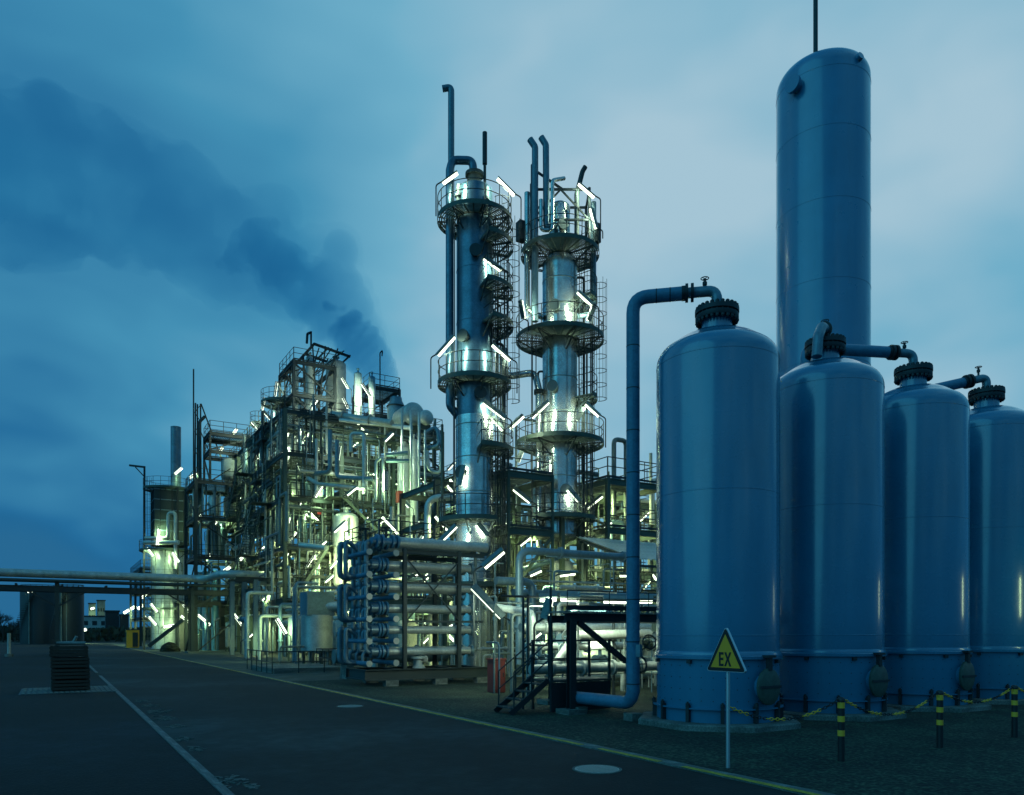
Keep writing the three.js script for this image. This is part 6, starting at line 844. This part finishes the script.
// ---------------------------------------------------------------- trees and scrub at the far left
function bareTree(px, d, h, label, seed) {
  const [x, z] = gx(px, d), t = thing('bare_tree', label, 'tree', [x, 0, z], 'dark trees at the far left'); reseed(seed); const tr = new MB(), tw = new MB();
  const grow = (p, dir, L, r, lv) => { const q = p.clone().addScaledVector(dir, L); (lv < 2 ? tr : tw).rod(p, q, r, 5, r * 0.65); if (lv > 4) return; const n = lv < 1 ? 4 : 3; for (let k = 0; k < n; k++) { const d2 = dir.clone().add(V(rr(-0.8, 0.8), rr(-0.25, 0.6), rr(-0.8, 0.8))).normalize(); grow(p.clone().lerp(q, rr(0.55, 1)), d2, L * rr(0.6, 0.82), r * 0.6, lv + 1); } };
  grow(V(0, 0, 0), V(0, 1, 0), h * 0.28, h * 0.022, 0); tr.build('trunk', M.bark, t); tw.build('crown', M.bark, t);
}
[[3, 150, 7.5], [13, 160, 6.5], [20, 170, 7], [-6, 145, 8]].forEach(([px, d, h], k) => bareTree(px, d, h, ['bare tree at the left picture edge', 'bare tree second from the left picture edge', 'bare tree next to the large dark tank', 'bare tree just outside the left picture edge'][k], 600 + k));
{ // scrub along the end of the road
  reseed(611); const b = new MB(); for (let n = 0; n < 5200; n++) { const px = rr(-40, 150), d = rr(150, 230), c = at(px, 632, d), hgt = (1.2 + 2.4 * fbm3(px * 0.05, d * 0.02, 1)) * Math.pow(rnd(), 0.6), q = rr(0, 6.28), s = rr(0.2, 0.5); const o = V(Math.cos(q) * s, rr(-0.2, 0.2), Math.sin(q) * s), u = V(rr(-0.2, 0.2), s, rr(-0.2, 0.2)); const a = V(c.x, hgt, c.z); b.quad(a.clone().sub(o).sub(u), a.clone().add(o).sub(u), a.clone().add(o).add(u), a.clone().sub(o).add(u)); }
  const o = b.build('scrub_hedge', M.leaf, scene); tag(o, 'dark scrub closing off the far end of the road', 'scrub', null, 'stuff');
}
// ---------------------------------------------------------------- unseen lamp outside the picture on the right, placed to streak and light the vessels
{
  const t = thing('tube_lamp', 'unseen tube lamp on a post beyond the right edge, lighting the vessels', 'lamp', [23.6, 0, -8.7]); new MB().rod([0, 0, 0], [0, 2.5, 0], 0.05, 8).build('post', M.steel, t);
  const b = new MB(); b.rod([0, 2.5, 0.05], [0, 3.7, 0.05], 0.07, 10); b.build('glowing_tube', tubeGlow, t); block('housing', M.pale, t, 0, 3.1, 0.16, 0.2, 1.3, 0.08);
  const li = new THREE.RectAreaLight(TUBE_RGB, 14, 0.14, 1.2); li.name = 'tube_light'; li.position.set(0, 3.1, -0.04); t.add(li);
}
// ---------------------------------------------------------------- steam: a plume that dims and blues the sky behind it, blown to the left
{
  const t = thing('steam_plume', 'blue-grey steam plume drifting left from the vent on the top deck', 'steam'); t.userData.kind = 'stuff';
  // measured along the drift: place, distance and half-width of the steam
  const drift = [[396.5, 405, 66, 3], [393, 396, 66, 7], [387, 384, 66, 12], [377, 368, 66.2, 18.5], [364, 350, 66.6, 26], [349, 330, 67.2, 33], [330, 306, 68.4, 40], [304, 286, 70, 43], [274, 270, 72, 46], [242, 254, 74, 49], [208, 236, 76, 53], [170, 217, 79, 58], [128, 200, 82, 64], [80, 186, 85, 70], [26, 174, 88, 76], [-36, 164, 91, 82], [-100, 156, 94, 86]];
  const curve = new THREE.CatmullRomCurve3(drift.map(([x, y, d]) => at(x, y, d))), nD = drift.length - 1, radius = (u) => { const s = clamp(u, 0, 1) * nD, i = Math.min(nD - 1, Math.floor(s)), f = s - i; return lerp(drift[i][3] * drift[i][2], drift[i + 1][3] * drift[i + 1][2], f) / FOCAL; };
  const N = 96, look = V(SN, 0, -CS), span = 2.6;
  // the field lives along the drift: u from vent to far end, a across and b in depth, both in half-widths
  const layer = (iso, from, to, soft, dist, sd) => {
    const mc = new MarchingCubes(N, new THREE.MeshBasicMaterial(), false, false, 400000); mc.isolation = iso; const c = V(), tn = V(), n1 = V(), w = V();
    for (let x = 2; x < N - 2; x++) {
      const u = clamp(((x - N / 2) / (N / 2) * 0.5 + 0.5 - 0.03) / 0.94, 0, 1), R = radius(u); curve.getPoint(u, c); curve.getTangent(u, tn); n1.copy(look).cross(tn).normalize();
      const env = sstep(u, from - 0.004, from + 0.012) * (1 - sstep(u, to - soft, to)), grow = sstep(u, 0.02, 0.4);
      for (let y = 2; y < N - 2; y++) for (let z = 2; z < N - 2; z++) {
        const a = (y - N / 2) / (N / 2) * span, b = (z - N / 2) / (N / 2) * span, q2 = a * a + b * b; if (q2 > 6) continue;
        w.copy(c).addScaledVector(n1, a * R).addScaledVector(look, b * R); const k = 0.9 / (0.6 + R * 0.35);
        const no = (fbm3(w.x * k * 0.9 + sd, w.y * k * 0.9, w.z * k * 0.9 + sd, 4) - 0.5) * (0.5 + 0.8 * grow) + (fbm3(w.x * 0.13 + sd, w.y * 0.13, w.z * 0.13, 3) - 0.5) * 1.6 * grow;
        const bump = 0.55 * Math.exp(-((u - 0.43) ** 2) / 0.0012) * Math.exp(-((a - 1.35) ** 2 + b * b) / 0.25) + 0.35 * Math.exp(-((u - 0.55) ** 2) / 0.0012) * Math.exp(-((a - 1.3) ** 2 + b * b) / 0.3);
        mc.field[x + N * (y + N * z)] = env * (Math.exp(-0.95 * q2) * (1 + no) + bump);
      }
    }
    mc.update(); const n = mc.count, P = new Float32Array(n * 3);
    for (let k = 0; k < n * 3; k += 3) { const u = clamp((mc.positionArray[k] * 0.5 + 0.5 - 0.03) / 0.94, 0, 1), R = radius(u); curve.getPoint(u, c); curve.getTangent(u, tn); n1.copy(look).cross(tn).normalize(); c.addScaledVector(n1, mc.positionArray[k + 1] * span * R).addScaledVector(look, mc.positionArray[k + 2] * span * R); P[k] = c.x; P[k + 1] = c.y; P[k + 2] = c.z; }
    let g = new THREE.BufferGeometry(); g.setAttribute('position', new THREE.BufferAttribute(P, 3)); g = mergeVertices(g, 1e-3); g.computeVertexNormals();
    const m = new THREE.Mesh(g, new THREE.MeshPhysicalMaterial({ color: 0xffffff, roughness: 0, metalness: 0, transmission: 1, thickness: 1, ior: 1.0, specularIntensity: 0, attenuationColor: new THREE.Color(0.30, 0.57, 0.73), attenuationDistance: dist })); m.name = 'steam_layer'; m.userData.kind = 'stuff'; t.add(m);
  };
  layer(0.30, 0, 1.3, 0.2, 36, 3.1); layer(0.36, 0, 0.85, 0.60, 13, 3.9); layer(0.28, 0, 0.52, 0.42, 5.0, 4.4);
}

renderer.render(scene, camera);
